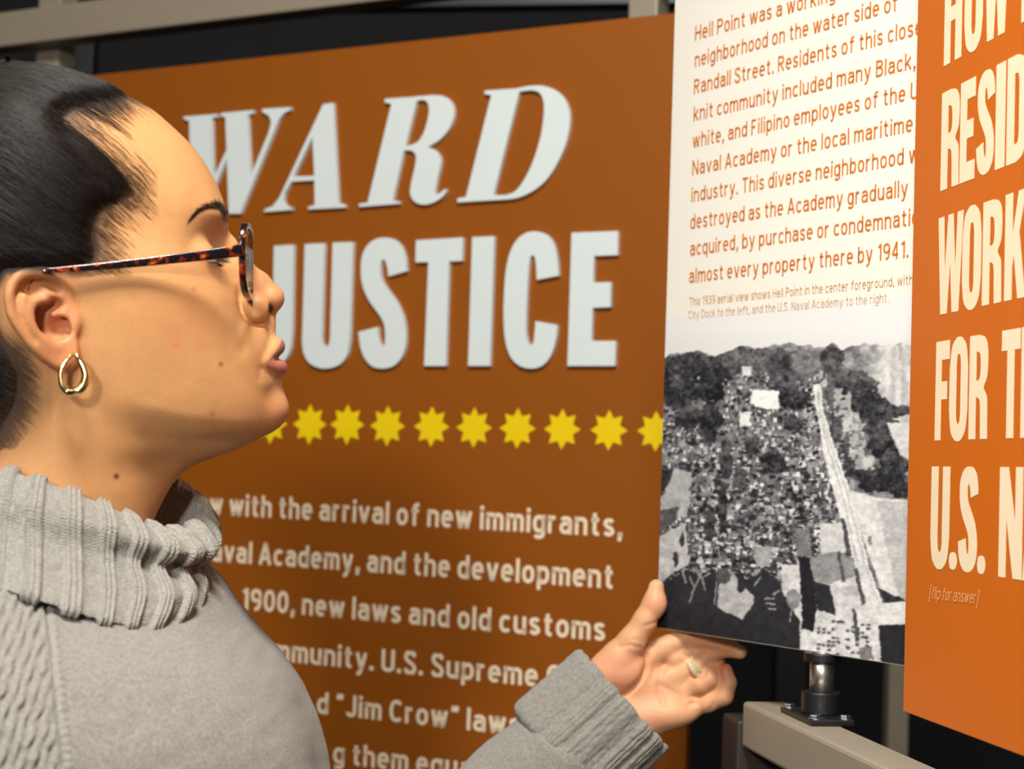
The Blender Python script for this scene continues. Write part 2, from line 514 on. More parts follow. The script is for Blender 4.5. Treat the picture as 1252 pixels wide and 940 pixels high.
S = cr
RAISE = 0.006
c1 = lambda p: [crop(p, 220, 90, 4.815)]
c2 = lambda p: [crop(p, 430, 90, 4.317)]
c3 = lambda p: [crop(p, 320, 270, 4.7)]
c4 = lambda p: [crop(p, 550, 270, 4.7)]
W_ = [c1([(38, 258), (238, 243), (236, 258), (203, 268), (212, 625), (290, 452), (283, 264), (258, 254), (258, 237), (448, 220), (446, 238), (414, 250), (432, 605), (540, 345), (552, 290), (540, 255), (500, 230),
          (500, 213), (668, 203), (664, 220), (625, 240), (595, 280), (372, 828), (302, 828), (292, 500), (150, 838), (85, 838), (70, 284), (38, 273)])]
A_ = [c1([(858, 185), (917, 178), (947, 768), (985, 772), (985, 792), (770, 803), (770, 788), (808, 778), (807, 632), (670, 640), (630, 712), (624, 750), (640, 780), (674, 792), (672, 806), (512, 818), (512, 803), (560, 785), (600, 735)]) +
      c1([(682, 610), (806, 606), (795, 375)])]
R_ = [c2([(188, 138), (330, 128)] + S([(440, 118), (500, 125), (540, 160), (552, 220), (530, 290), (480, 350), (414, 391)]) + S([(420, 395), (455, 410), (480, 450), (478, 500), (460, 580), (452, 630), (460, 643), (490, 625), (505, 612)]) +
         S([(513, 625), (490, 655), (440, 685), (390, 695), (345, 680), (322, 640), (325, 590), (345, 500), (352, 450), (345, 425), (325, 410), (288, 410)]) +
         [(228, 676), (263, 676), (263, 690), (52, 707), (52, 690), (97, 685), (222, 165), (186, 156)]) +
      c2([(355, 150), (296, 388)] + S([(300, 387), (330, 380), (365, 360), (395, 310), (415, 240), (420, 190), (410, 155), (385, 142)]))]
D_ = [c2([(715, 95), (880, 84)] + S([(950, 70), (1020, 70), (1090, 95), (1140, 150), (1162, 230), (1150, 340), (1110, 450), (1050, 550), (980, 615), (900, 655), (840, 667)]) + [(755, 672), (570, 683), (570, 662), (615, 655), (748, 120), (712, 112)]) +
      c2([(896, 100), (760, 645)] + S([(780, 645), (830, 643), (880, 620), (930, 550), (975, 450), (1010, 330), (1026, 210), (1022, 145), (1000, 105), (960, 92)]))]
J_ = [c3([(85, 147), (197, 140), (190, 600)] + S([(189, 640), (178, 735), (150, 800), (100, 838), (40, 845), (-20, 810), (-50, 740)]) + [(-55, 640), (50, 640)] + S([(50, 650), (52, 700), (62, 722), (73, 700), (77, 640)]))]
U_ = [c3([(262, 137), (375, 132), (360, 640)] + S([(358, 680), (365, 712), (382, 722), (400, 712), (407, 680)]) + [(422, 128), (538, 125), (522, 640)] +
         S([(520, 690), (505, 770), (465, 825), (400, 848), (340, 845), (285, 815), (255, 760), (246, 690)]) + [(248, 640)])]
S_ = [c3(S([(742, 322), (735, 270), (722, 232), (712, 225), (700, 240), (695, 290), (705, 345), (740, 400), (790, 470), (825, 550), (840, 630), (838, 720), (815, 790), (770, 835), (710, 850), (650, 838), (605, 790), (580, 720), (570, 640)]) +
         S([(680, 612), (685, 670), (697, 715), (708, 724), (720, 710), (724, 660), (715, 590), (680, 530), (630, 460), (595, 380), (584, 300), (590, 210), (620, 145), (670, 108), (720, 100), (775, 110), (815, 150), (838, 210), (847, 292)]))]
T_ = [c3([(900, 115), (1169, 99), (1164, 233), (1089, 236), (1071, 835), (947, 835), (971, 240), (897, 241)])]
I_ = [c4([(142, 97), (268, 92), (243, 835), (118, 835)])]
C_ = [c4(S([(512, 342), (508, 260), (500, 212), (488, 202), (475, 215), (465, 280), (455, 450), (450, 620), (458, 690), (475, 715), (492, 700), (500, 640), (505, 578)]) +
         S([(630, 600), (620, 690), (590, 780), (540, 835), (475, 850), (410, 832), (360, 780), (332, 690), (322, 560), (325, 420), (335, 290), (360, 180), (405, 105), (460, 70), (515, 66), (570, 85), (610, 140), (630, 230), (637, 318)]))]
E_ = [c4([(712, 72), (978, 62), (975, 200), (840, 205), (835, 358), (937, 355), (934, 498), (832, 502), (825, 692), (965, 692), (960, 835), (688, 835)])]
for g in (W_, A_, R_, D_, J_, U_, S_, T_, I_, C_, E_):
    glyph_obj('raised_letter', PM, g, RAISE, M['raised'], mb, 0.0)

# yellow star row
stars = []
for sx, sy in ((331, 518), (378.7, 518.7), (424.6, 519.1), (473.8, 520.7), (527.7, 521.5), (579.6, 522.7), (632.7, 523.5), (687.4, 524.7), (744.5, 525.9), (802, 527)):
    c = PM.ab(sx, sy); R = (PM.ab(sx, sy - 25)[1] - c[1])
    stars.append([[(c[0] + R * (1 if k % 2 == 0 else 0.63) * math.sin(k * math.pi / 8) * 1.0, c[1] + R * (1 if k % 2 == 0 else 0.63) * math.cos(k * math.pi / 8)) for k in range(16)]])
glyph_obj('star_row', PM, stars, 0.0001, M['yellow'], mb, 0.0001)

for s, p0, p1, asc, fit in (
        ('ow', (243, 628.2), (271.8, 629.6), 26.5, None),
        ('with the arrival of new immigrants,', (280.3, 630.1), (761.2, 656.8), 26.5, None),
        ('aval Academy, and the development', (259.1, 686.0), (748.7, 719.9), 26.5, None),
        ('1900, new laws and old customs', (296, 745.0), (739.8, 783.8), 26.5, None),
        ('mmunity. U.S. Supreme C', (334.4, 807.2), (684.6, 842.3), 26.5, None),
        ('d \u201cJim Crow\u201d laws', (387.6, 871.8), (635.8, 899.6), 26.5, None),
        ('g them equal', (407.4, 932.6), (584.7, 953.5), 26.5, None)):
    text_line(PM, s, p0, p1, asc, M['cream'], mb, bold=0.165, fit=fit)

# ------------------------------------------------------------------ turning boards on shafts
def shaft_parts(root, c, z_bottom, top_z):
    """square flange, black collar, steel shaft and bolts carrying a board above the low rail"""
    z0 = BT
    o = np.array([c[0], c[1], 0]) + nb * 0.0035
    fl = box_obj('flange_plate', (o[0], o[1], z0 + 0.0025), eb, nb, 0.0365, 0.0175, 0.0025, M['black'], root, bevel=0.001, seg=1)
    for sa in (-1, 1):
        for sn in (-1, 1):
            q = o + eb * 0.030 * sa + nb * 0.012 * sn
            me = cyl_me('bolt', (q[0], q[1], z0 + 0.005 + 0.0016), (0, 0, 1), 0.0045, 0.0032, 6, bevel=0.0008)
            b1 = link('bolt', me, M['bolt'], fl)
            b2 = link('bolt_washer', cyl_me('bolt_washer', (q[0], q[1], z0 + 0.0053), (0, 0, 1), 0.0054, 0.0008, 20), M['bolt'], fl)
    link('shaft_socket', cyl_me('shaft_socket', (c[0], c[1], z0 + 0.005 + 0.0085), (0, 0, 1), 0.0155, 0.017, 40, bevel=0.001), M['black'], root, smooth=False)
    link('steel_shaft', cyl_me('steel_shaft', (c[0], c[1], (z0 + 0.02 + z_bottom) / 2), (0, 0, 1), 0.0095, z_bottom - z0 - 0.02 + 0.002, 40), M['steel'], root, smooth=True)
    link('top_collar', cyl_me('top_collar', (c[0], c[1], z_bottom - 0.0035), (0, 0, 1), 0.0145, 0.007, 40, bevel=0.001), M['black'], root)


HALF = 0.1988
wb = empty('flip_board', (SHAFT[0], SHAFT[1], BT), 'white flip board with rust text above a black and white aerial town photo', 'board')
PWs = Plane(SHAFT, YW)
TOPZ = 0.62
board('white_panel', PWs, -HALF, HALF, 0.0, TOPZ, 0.010, M['white_board'], wb)
shaft_parts(wb, SHAFT + PWs.n * -0.005, SHAFT[2], None)
for s, p0, p1, fit in (
        ('Hell Point was a working-class', (850.0, 49.5), (943.8, 22.6), 'Hell Point was'),
        ('neighborhood on the water side of', (849.8, 82), (1097.7, 12.6), None),
        ('Randall Street. Residents of this close-', (848.7, 115), (1079.6, 54.2), 'Randall Street. Residents of this'),
        ('knit community included many Black,', (848.2, 148), (1120, 83), None),
        ('white, and Filipino employees of the U.S.', (847, 180.8), (1107.2, 123.5), 'white, and Filipino employees of the'),
        ('Naval Academy or the local maritime', (846.6, 214.1), (1116.2, 160.4), None),
        ('industry. This diverse neighborhood was', (845.5, 247), (1105.2, 200.9), 'industry. This diverse neighborhood'),
        ('destroyed as the Academy gradually', (844.2, 280), (1110.3, 239.4), None),
        ('acquired, by purchase or condemnation,', (844, 312.6), (1113, 275.7), 'acquired, by purchase or condemnati'),
        ('almost every property there by 1941.', (842.8, 346), (1111, 314.3), None)):
    text_line(PWs, s, p0, p1, 17.6, M['rust'], wb, bold=0.125, fit=fit)
for s, p0, p1 in (('This 1939 aerial view shows Hell Point in the center foreground, with', (843, 373.8), (1116.5, 347.3)),
                  ('City Dock to the left, and the U.S. Naval Academy to the right.', (842, 390.3), (1087, 369.8))):
    text_line(PWs, s, p0, p1, 10.2, M['tan'], wb, bold=0.10, name='printed_caption')

RB = PR.hit(1104, 869.4)
rl = (RB - PR.p) @ PR.e1
ob = empty('question_board', (RB[0], RB[1], RB[2]), 'orange flip board at the right edge with cream question in block capitals', 'board')
RC = PR.at(rl + HALF, 0, 0)
board('orange_panel', PR, rl, rl + 2 * HALF, RB[2] - PR.p[2], TOPZ, 0.010, M['orange_lit'], ob)
shaft_parts(ob, RC + PR.n * -0.005, RB[2], None)

# block capitals in a unit box
BLK = {
    'H': [[(0, 0), (.36, 0), (.36, .42), (.64, .42), (.64, 0), (1, 0), (1, 1), (.64, 1), (.64, .57), (.36, .57), (.36, 1), (0, 1)]],
    'I': [[(0, 0), (1, 0), (1, 1), (0, 1)]],
    'E': [[(0, 0), (.95, 0), (.95, .19), (.42, .19), (.42, .42), (.84, .42), (.84, .60), (.42, .60), (.42, .81), (.95, .81), (.95, 1), (0, 1)]],
    'F': [[(0, 0), (.42, 0), (.42, .41), (.84, .41), (.84, .59), (.42, .59), (.42, .81), (.98, .81), (.98, 1), (0, 1)]],
    'T': [[(.31, 0), (.69, 0), (.69, .81), (1, .81), (1, 1), (0, 1), (0, .81), (.31, .81)]],
    'N': [[(0, 0), (.31, 0), (.31, .55), (.62, 0), (1, 0), (1, 1), (.69, 1), (.69, .50), (.38, 1), (0, 1)]],
    'A': [[(0, 0), (.30, 0), (.36, .20), (.64, .20), (.70, 0), (1, 0), (.70, 1), (.30, 1)], [(.40, .36), (.60, .36), (.50, .78)]],
    'W': [[(.14, 0), (.40, 0), (.50, .52), (.60, 0), (.86, 0), (1, 1), (.77, 1), (.71, .42), (.60, 1), (.40, 1), (.29, .42), (.23, 1), (0, 1)]],
    'K': [[(0, 0), (.36, 0), (.36, .30), (.44, .42), (.64, 0), (1, 0), (.68, .62), (1, 1), (.64, 1), (.36, .60), (.36, 1), (0, 1)]],
    '.': [S([(0, .5), (.15, .1), (.5, 0), (.85, .1), (1, .5), (.85, .9), (.5, 1), (.15, .9), (0, .5)], 5)[:-1]],
}
oval = S([(0, .30), (.10, .09), (.32, 0), (.5, -.015), (.68, 0), (.90, .09), (1, .30)], 6)
oval_t = S([(1, .70), (.90, .91), (.68, 1), (.5, 1.015), (.32, 1), (.10, .91), (0, .70)], 6)
BLK['O'] = [oval + oval_t, S([(.38, .25), (.42, .175), (.5, .155), (.58, .175), (.62, .25)], 4) + S([(.62, .75), (.58, .825), (.5, .845), (.42, .825), (.38, .75)], 4)]
BLK['U'] = [oval + [(1, 1), (.62, 1)] + S([(.62, .25), (.58, .175), (.5, .155), (.42, .175), (.38, .25)], 4) + [(.38, 1), (0, 1)]]
BLK['D'] = [[(0, 0), (.5, 0)] + S([(.5, 0), (.82, .05), (.97, .17), (1, .34)], 5) + S([(1, .66), (.97, .83), (.82, .95), (.5, 1)], 5) + [(0, 1)],
            [(.38, .17), (.48, .17)] + S([(.48, .17), (.58, .19), (.62, .27)], 4) + S([(.62, .73), (.58, .81), (.48, .83)], 4) + [(.38, .83)]]
BLK['R'] = [[(0, 0), (.37, 0), (.37, .40), (.46, .40)] + S([(.46, .40), (.57, .37), (.61, .28)], 4) + [(.63, 0), (1, 0)] + S([(.98, .25), (.95, .40), (.78, .485), (.94, .58), (.99, .72), (.96, .88), (.80, .97), (.5, 1)], 5) + [(0, 1)],
            [(.37, .56), (.46, .56)] + S([(.46, .56), (.57, .59), (.61, .70), (.57, .81), (.46, .84)], 4) + [(.37, .84)]]
sx = [(742, 322), (735, 270), (722, 232), (712, 225), (700, 240), (695, 290), (705, 345), (740, 400), (790, 470), (825, 550), (840, 630), (838, 720), (815, 790), (770, 835), (710, 850), (650, 838), (605, 790), (580, 720), (570, 640)]
sy = [(680, 612), (685, 670), (697, 715), (708, 724), (720, 710), (724, 660), (715, 590), (680, 530), (630, 460), (595, 380), (584, 300), (590, 210), (620, 145), (670, 108), (720, 100), (775, 110), (815, 150), (838, 210), (847, 292)]
BLK['S'] = [[((x - 572) / 272, (848 - y) / 746) for x, y in S(sx, 5) + S(sy, 5)]]


def put(rows):
    groups = []
    for (bot, top), letters in rows:      # bot/top: two pixel points each on the row's base and cap line
        ab0, ab1 = PR.ab(*bot[0]), PR.ab(*bot[1])
        at0, at1 = PR.ab(*top[0]), PR.ab(*top[1])
        zb = (ab0[1] + ab1[1]) / 2; zt = (at0[1] + at1[1]) / 2
        for ch, xl, xr, ym in letters:
            al, ar = PR.ab(xl, ym)[0], PR.ab(xr, ym)[0]
            h = (zt - zb) * (0.17 if ch == '.' else 1)
            groups.append([[(al + x * (ar - al), zb + y * h) for x, y in c] for c in BLK[ch]])
    return groups


q1 = lambda x: 1090 + x / 3.759
q3 = lambda x: 1090 + x / 3.617
zH = 115.5                                  # cap height of the first row equals the others in metres
rows = [
    (([(1153.8, 81.1), (1228, 39.9)], [(1160, -40), (1228, -88)]), [('H', q1(244), q1(323), 40), ('O', q1(337), q1(420), 20), ('W', q1(428), q1(538), 10), ('D', q1(600), q1(690), -10)]),
    (([(1149.9, 234.1), (1231, 202.2)], [(1152.5, 115.7), (1233.7, 70.5)]), [('R', q1(230), q1(312), 170), ('E', q1(317), q1(388), 160), ('S', q1(393), q1(473), 150), ('I', q1(480), q1(523), 145), ('D', q1(532), q1(622), 140)]),
    (([(1148.5, 384.8), (1248.3, 364.3)], [(1147.2, 267.2), (1247, 232.7)]), [('W', q1(214), q1(328), 320), ('O', q1(326), q1(412), 320), ('R', q1(420), q1(508), 310), ('K', q1(522), q1(618), 305)]),
    (([(1142.5, 538.2), (1231, 536)], [(1144.5, 418.9), (1224.3, 404.2)]), [('F', q1(203), q1(266), 480), ('O', q1(267), q1(350), 480), ('R', q1(358), q1(443), 480), ('T', q1(505), q1(590), 480), ('H', q1(596), q1(700), 480)]),
    (([(1140.5, 693.0), (1221.3, 704.7)], [(1141.1, 570.6), (1225.5, 570.6)]), [('U', q3(174), q3(256), 640), ('.', q3(254), q3(289), 690), ('S', q3(297), q3(381), 640), ('.', q3(379), q3(415), 690), ('N', q3(477), q3(580), 640), ('A', q3(583), q3(690), 640)]),
]
glyph_obj('printed_question', PR, put(rows), 0.0001, M['pale'], ob, 0.0001)
text_line(PR, '[flip for answer]', (1136.5, 731.5), (1196, 738.5), 15, M['note'], ob, bold=0.10, shear=0.28, name='printed_note')
# ------------------------------------------------------------------ the aerial photo printed on the white board
def vnoise(u, v, sc, seed):
    """smooth value noise on 2-D arrays"""
    x = u / sc + 1000 + seed * 17.3; y = v / sc + 1000 + seed * 5.7
    xi = np.floor(x).astype(np.int64); yi = np.floor(y).astype(np.int64)
    fx = x - xi; fy = y - yi
    fx = fx * fx * (3 - 2 * fx); fy = fy * fy * (3 - 2 * fy)
    def h(a, b):
        n = (a * 374761393 + b * 668265263 + seed * 69069) & 0xffffffff
        n = ((n ^ (n >> 13)) * 1274126177) & 0xffffffff
        return ((n ^ (n >> 16)) & 0xffff) / 65535.0
    return (h(xi, yi) * (1 - fx) + h(xi + 1, yi) * fx) * (1 - fy) + (h(xi, yi + 1) * (1 - fx) + h(xi + 1, yi + 1) * fx) * fy


def inpoly(u, v, poly):
    r = np.zeros(u.shape, bool)
    p = np.asarray(poly, float)
    for (x0, y0), (x1, y1) in zip(p, np.roll(p, -1, 0)):
        if y0 == y1: continue
        c = (v >= min(y0, y1)) & (v < max(y0, y1))
        r ^= c & (u < x0 + (v - y0) * (x1 - x0) / (y1 - y0))
    return r


def aerial(u, v):
    u0, v0 = u, v                                  # uneven outlines: nothing in the view is drawn with a ruler
    u = u + 1.6 * (vnoise(u0, v0, 7, 91) - .5) + 1.3 * (vnoise(u0, v0, 3, 92) - .5)
    v = v + 1.6 * (vnoise(u0, v0, 7, 93) - .5) + 1.3 * (vnoise(u0, v0, 3, 94) - .5)
    g = np.full(u.shape, 228.0)
    # tree line against the sky
    tx = [790, 806, 830, 850, 875, 890, 902, 911, 922, 935, 950, 962, 975, 990, 1000, 1008, 1018, 1028, 1040, 1058, 1075, 1090, 1112, 1200]
    ty = [440, 438, 432, 428, 434, 430, 425, 421, 428, 424, 421, 418, 421, 422, 427, 426, 420, 428, 425, 420, 424, 422, 420, 420]
    top = np.interp(u, tx, ty) + (vnoise(u, v * 0, 7, 3) - .5) * 5
    land = v > top
    tex = 0.55 * vnoise(u, v, 9, 1) + 0.3 * vnoise(u, v, 4, 2) + 0.15 * vnoise(u, v, 2, 4)
    g = np.where(land, 70 + 110 * tex, g)
    haze = np.clip((1075 - u) / 60, 0, 1)
    hz_ = np.clip((u - 1035 + 30 * (vnoise(u, v, 14, 95) - .5)) / 50, 0, 1) * (v < 520)
    g = np.where(land, g * (1 - hz_) + (150 + 70 * tex) * hz_, g)
    # town: rows of small houses, light walls and mid grey roofs with dark gaps
    r = np.random.default_rng(3)
    order = []
    for k in range(2600):
        hv = r.uniform(455, 705); s = 0.55 + (hv - 440) / 300
        hu = r.uniform(800, 1035) if hv < 600 else r.uniform(800, 1030)
        order.append((hv, hu, s))
    order.sort()
    for hv, hu, s in order:
        w, h = r.uniform(2.2, 7) * s, r.uniform(2.2, 6.5) * s
        t = r.random()
        m = (np.abs(u - hu) < w / 2) & (np.abs(v - hv) < h / 2) & land
        base = r.choice([48, 56, 66, 80, 100, 125, 150, 175, 196, 212])
        g[m] = base + r.uniform(-8, 8)
        m2 = (np.abs(u - hu) < w / 2) & (v > hv + h * .1) & (v < hv + h / 2) & land
        g[m2] = np.clip(base * r.uniform(.7, 1.5), 45, 225)
        m3 = (u > hu + w / 2) & (u < hu + w / 2 + 1.3 * s) & (np.abs(v - hv) < h / 2) & land
        g[m3] = r.uniform(45, 80)
    # trees
    def blob(cu, cv, ru, rv, val, seed):
        d = ((u - cu) / ru) ** 2 + ((v - cv) / rv) ** 2 + (vnoise(u, v, 5, seed) - .5) * 1.0
        m = (d < 1) & land
        g[m] = (val + 80 * (tex[m] - .45) + 40 * (vnoise(u, v, 2.5, seed + 9)[m] - .5) - 10 * np.clip((v[m] - cv) / rv, -1, 1))
    for i, (cu, cv, ru, rv, val) in enumerate([
            (818, 455, 20, 20, 62), (850, 446, 26, 17, 66), (880, 448, 20, 20, 62), (868, 475, 20, 18, 58), (830, 480, 22, 22, 64), (868, 515, 14, 24, 66), (840, 510, 16, 16, 70),
            (905, 440, 24, 18, 86), (935, 442, 22, 16, 92), (962, 448, 22, 22, 80), (985, 445, 16, 20, 110), (972, 488, 22, 12, 58), (958, 470, 18, 16, 74), (1018, 440, 14, 18, 74), (1025, 462, 22, 14, 78),
            (1050, 470, 22, 16, 84), (1040, 485, 24, 14, 66), (1068, 500, 24, 20, 60), (1080, 530, 22, 28, 56), (1092, 570, 18, 26, 58), (1070, 585, 22, 16, 62), (1050, 575, 18, 12, 74), (1100, 595, 14, 14, 56), (1098, 500, 14, 12, 80),
            (945, 565, 16, 13, 62), (970, 517, 12, 10, 72), (905, 585, 9, 14, 80), (888, 560, 8, 26, 72), (884, 620, 6, 34, 58), (868, 640, 7, 24, 66), (920, 545, 9, 12, 78), (1015, 470, 8, 30, 88), (1022, 520, 8, 22, 84), (1038, 550, 7, 20, 82)]):
        blob(cu, cv, ru, rv, val, 20 + i)
    def poly(p, val, t=22, on=None):
        m = inpoly(u, v, p)
        g[m] = val + t * (tex[m] - .5) * 2
    # light houses on the right of the street, chapel dome far right
    for hx, hy, hw, hh in ((1030, 492, 22, 34), (1040, 515, 20, 24), (1048, 545, 20, 34), (1058, 565, 24, 18), (1006, 462, 10, 20)):
        m = (np.abs(u - hx) < hw / 2) & (np.abs(v - hy) < hh / 2) & (vnoise(u, v, 4, 77) > .38)
        g[m] = 165 + 70 * (tex[m] - .4)
    d = ((u - 1098) / 20) ** 2 + ((v - 466) / 30) ** 2
    g = np.where(d < 1, 188 + 34 * (tex - .5) + 10 * np.cos((u - 1098) / 2.2), g)
    g = np.where((np.abs(u - 1101) < 2.2) & (v > 412) & (v < 440), 165, g)
    poly([(921, 476), (952, 478), (953, 500), (935, 500), (916, 492)], 222, 6)
    poly([(905, 505), (918, 503), (917, 520), (904, 522)], 214, 8)
    poly([(907, 448), (918, 448), (918, 460), (907, 460)], 205, 8)
    # street, parade ground and field
    poly([(994, 470), (1004, 470), (1006, 500), (1020, 545), (1040, 600), (1062, 690), (1086, 758), (1066, 758), (1044, 690), (1024, 620), (1008, 560), (998, 500)], 214, 10)
    for du in (-3, 3):
        cu = np.interp(v, [470, 500, 545, 600, 690, 758], [999, 1002, 1014, 1032, 1053, 1076]) + du * (v - 440) / 160
        g = np.where((np.abs(u - cu) < .7) & (v > 480) & (v < 750), 170, g)
    poly([(1036, 598), (1074, 608), (1120, 612), (1120, 735), (1092, 742), (1078, 722), (1056, 660)], 204, 8)
    poly([(1072, 613), (1120, 614), (1120, 735), (1100, 735), (1082, 660)], 178, 12)
    poly([(1084, 517), (1120, 517), (1120, 568), (1100, 556)], 196, 8)
    poly([(1072, 718), (1108, 734), (1108, 738), (1082, 737)], 62, 10)
    poly([(1060, 740), (1112, 734), (1112, 764), (1080, 763)], 208, 10)
    g = np.where((np.abs(u - 1064) < 2) & (v > 656) & (v < 666), 120, g)
    # quay and inner basin on the left
    poly([(796, 575), (824, 574), (812, 600), (796, 612)], 66, 6)
    poly([(824, 572), (846, 578), (840, 632), (812, 634), (796, 640), (796, 618), (814, 602)], 168, 12)
    poly([(796, 625), (830, 620), (826, 636), (796, 660)], 90, 20)
    poly([(796, 660), (838, 640), (842, 690), (824, 700), (812, 714), (796, 714)], 186, 26)
    for hu, hv in ((834, 660), (826, 684)):
        m = ((u - hu) / 3) ** 2 + ((v - hv) / 9) ** 2 < 1
        g[m] = 70
    # gardens and wharf front
    poly([(922, 668), (944, 668), (942, 692), (924, 692)], 158, 20)
    # water
    shore = np.interp(u, [790, 808, 816, 826, 845, 856, 872, 884, 900, 912, 925, 938, 950, 955, 962, 972, 980, 1120], [720, 712, 706, 698, 692, 700, 696, 702, 694, 702, 696, 694, 702, 716, 728, 742, 757, 757])
    m = (v > shore + 3 * (vnoise(u, v, 6, 51) - .5)) & (u < 983)
    g[m] = 54 + 10 * tex[m] - 6 * np.clip((v[m] - 740) / 40, 0, 1)
    m = m & (v < shore + 6) & (vnoise(u, v, 3, 52) > .5)
    g[m] = 150
    for x0, y0, x1, y1 in ((858, 698, 842, 736), (858, 705, 862, 722), (835, 700, 838, 712), (844, 706, 848, 716), (876, 712, 874, 738), (968, 742, 966, 760), (952, 722, 946, 726), (938, 738, 947, 738), (936, 732, 946, 731), (940, 744, 948, 744), (930, 705, 922, 716)):
        L = math.hypot(x1 - x0, y1 - y0)
        t = np.clip(((u - x0) * (x1 - x0) + (v - y0) * (y1 - y0)) / L ** 2, 0, 1)
        m = np.hypot(u - x0 - t * (x1 - x0), v - y0 - t * (y1 - y0)) < 1.1
        g[m] = 150
    poly([(880, 712), (897, 702), (914, 722), (921, 728), (922, 736), (908, 758), (877, 742)], 176, 22)
    poly([(902, 700), (908, 700), (912, 720), (906, 726), (902, 722)], 62, 10)
    d = ((u - 884) / 9) ** 2 + ((v - 704) / 10) ** 2
    g = np.where((d < 1) & (v < 714), 92, g)
    # wharf: warehouses, the dark shed, sheds and boats at the bottom
    poly([(956, 690), (1060, 690), (1082, 765), (1082, 812), (978, 795), (978, 760), (968, 742), (956, 722)], 200, 26)
    poly([(972, 645), (990, 648), (992, 680), (974, 680)], 122, 12)
    poly([(1002, 640), (1030, 638), (1036, 676), (1004, 678)], 196, 8)
    m = ((u - 970) / 9) ** 2 + ((v - 732) / 12) ** 2 < 1
    g[m] = 140 + 60 * (tex[m] - .5)
    poly([(990, 684), (1006, 678), (1022, 674), (1044, 682), (1046, 704), (1014, 714), (994, 712)], 142, 8)
    poly([(1024, 674), (1027, 674), (1034, 710), (1030, 712)], 92, 4)
    poly([(976, 680), (990, 682), (999, 742), (994, 772), (980, 768), (981, 744)], 46, 6)
    poly([(994, 710), (1014, 716), (1020, 740), (1022, 752), (1000, 746)], 58, 6)
    poly([(1030, 716), (1050, 716), (1050, 728), (1030, 730)], 176, 8)
    for y in range(758, 800, 5):
        for x in range(1000, 1062, 6):
            t = r.random()
            m = (np.abs(u - x - t * 3) < 2.2) & (np.abs(v - y - (x - 1000) * .1) < 1.6)
            g[m] = 90 if t < .45 else 208
    poly([(1042, 744), (1046, 744), (1052, 784), (1046, 784)], 84, 16)
    poly([(1044, 696), (1048, 694), (1058, 736), (1054, 740)], 88, 10); poly([(1028, 634), (1032, 632), (1042, 678), (1036, 682)], 84, 10)
    poly([(1074, 764), (1120, 762), (1120, 840), (1078, 820)], 52, 6)
    poly([(1050, 792), (1066, 790), (1068, 806), (1052, 806)], 120, 12)
    for k in range(4):
        m = (np.abs(u - 967) < 2.6) & (np.abs(v - 652 - 10 * k) < 3); g[m] = 70
    gr_ = 26 * (vnoise(u0, v0, 2.4, 88) - .5) + 18 * (vnoise(u0, v0, 1.2, 89) - .5) + 20 * (vnoise(u0, v0, 6, 90) - .5)
    g = g + gr_ * land * np.where(g < 62, .35, 1.0)
    g = np.where(land, 128 + (g - 128) * 1.18, g)
    # soft fade of the sky into the board's white
    sky = 222 + 0 * v
    k = np.clip((v - 400) / 22, 0, 1)
    g = np.where(land, g, 230 - 6 * k)
    return g


tl = PWs.ab(810, 404); bl = PWs.ab(803, 767)
NA, NB = 440, 540
a = np.linspace(-HALF + 0.0008, HALF - 0.0008, NA); b = np.linspace(0.0008, tl[1] + 0.012, NB)
A, B = np.meshgrid(a, b)
pts = PWs.at(A.ravel(), B.ravel(), np.full(A.size, 0.0003))
uv = proj(pts)
gr = aerial(uv[:, 0].copy(), uv[:, 1].copy())
idx = np.arange(NA * NB).reshape(NB, NA)
qd = np.stack([idx[:-1, :-1], idx[:-1, 1:], idx[1:, 1:], idx[1:, :-1]], -1).reshape(-1, 4)
me = fast_mesh('aerial_photograph', pts, qd)
gr = gr.reshape(NB, NA)
for _ in range(2):
    gp = np.pad(gr, 1, mode='edge')
    gr = .4 * gr + .15 * (gp[:-2, 1:-1] + gp[2:, 1:-1] + gp[1:-1, :-2] + gp[1:-1, 2:])
gr = np.clip(gr.ravel() * 0.95, 20, 232)
rgb = np.stack([gr * 0.985, gr * 0.985, gr * 0.965 + 6], -1)
paint(me, lin(rgb))
nm = N('aerial_print')
at = nm.new('ShaderNodeAttribute', attribute_name='tint')
nm.l(at.outputs['Color'], nm.b.inputs['Base Color'])
nm.b.inputs['Roughness'].default_value = 0.55
nm.b.inputs['Specular IOR Level'].default_value = 0.3
link('aerial_photograph', me, nm.m, wb)
# ------------------------------------------------------------------ the visitor
# local frame of the head: U, V are pixels of the frame on the sagittal plane, W is depth (same unit, away from the viewer)
class Frame:
    def __init__(self, u, v, dep):
        d = ray(u, v)
        self.H = CAM + d * dep / FPX
        self.d = np.array([d[0], d[1], 0]) / math.hypot(d[0], d[1])
        a = self.plane(np.array([u, u + 50.0]), np.array([v, v]))
        self.k = np.linalg.norm(a[1] - a[0]) / 50.0

    def plane(self, u, v):
        d = ray(u, v)
        t = ((self.H - CAM) @ self.d) / (d @ self.d)
        return CAM + d * t[..., None]

    def pt(self, u, v, w):
        u, v, w = np.broadcast_arrays(np.asarray(u, float), np.asarray(v, float), np.asarray(w, float))
        return self.plane(u, v) + (w * self.k)[..., None] * self.d

    def inv(self, q):
        q = np.asarray(q, float)
        w = (q - self.H) @ self.d
        p = proj(q - w[..., None] * self.d)
        return p[..., 0], p[..., 1], w / self.k


HF = Frame(180, 400, 1.0)
HDF = Frame(800, 810, 1.435)


def A(u, v, y):
    """point in the depth layer y metres beyond the head's plane that lies on the sight line of pixel (u, v)"""
    d = ray(u, v)
    return CAM + d * (((HF.H + HF.d * y - CAM) @ HF.d) / (d @ HF.d))


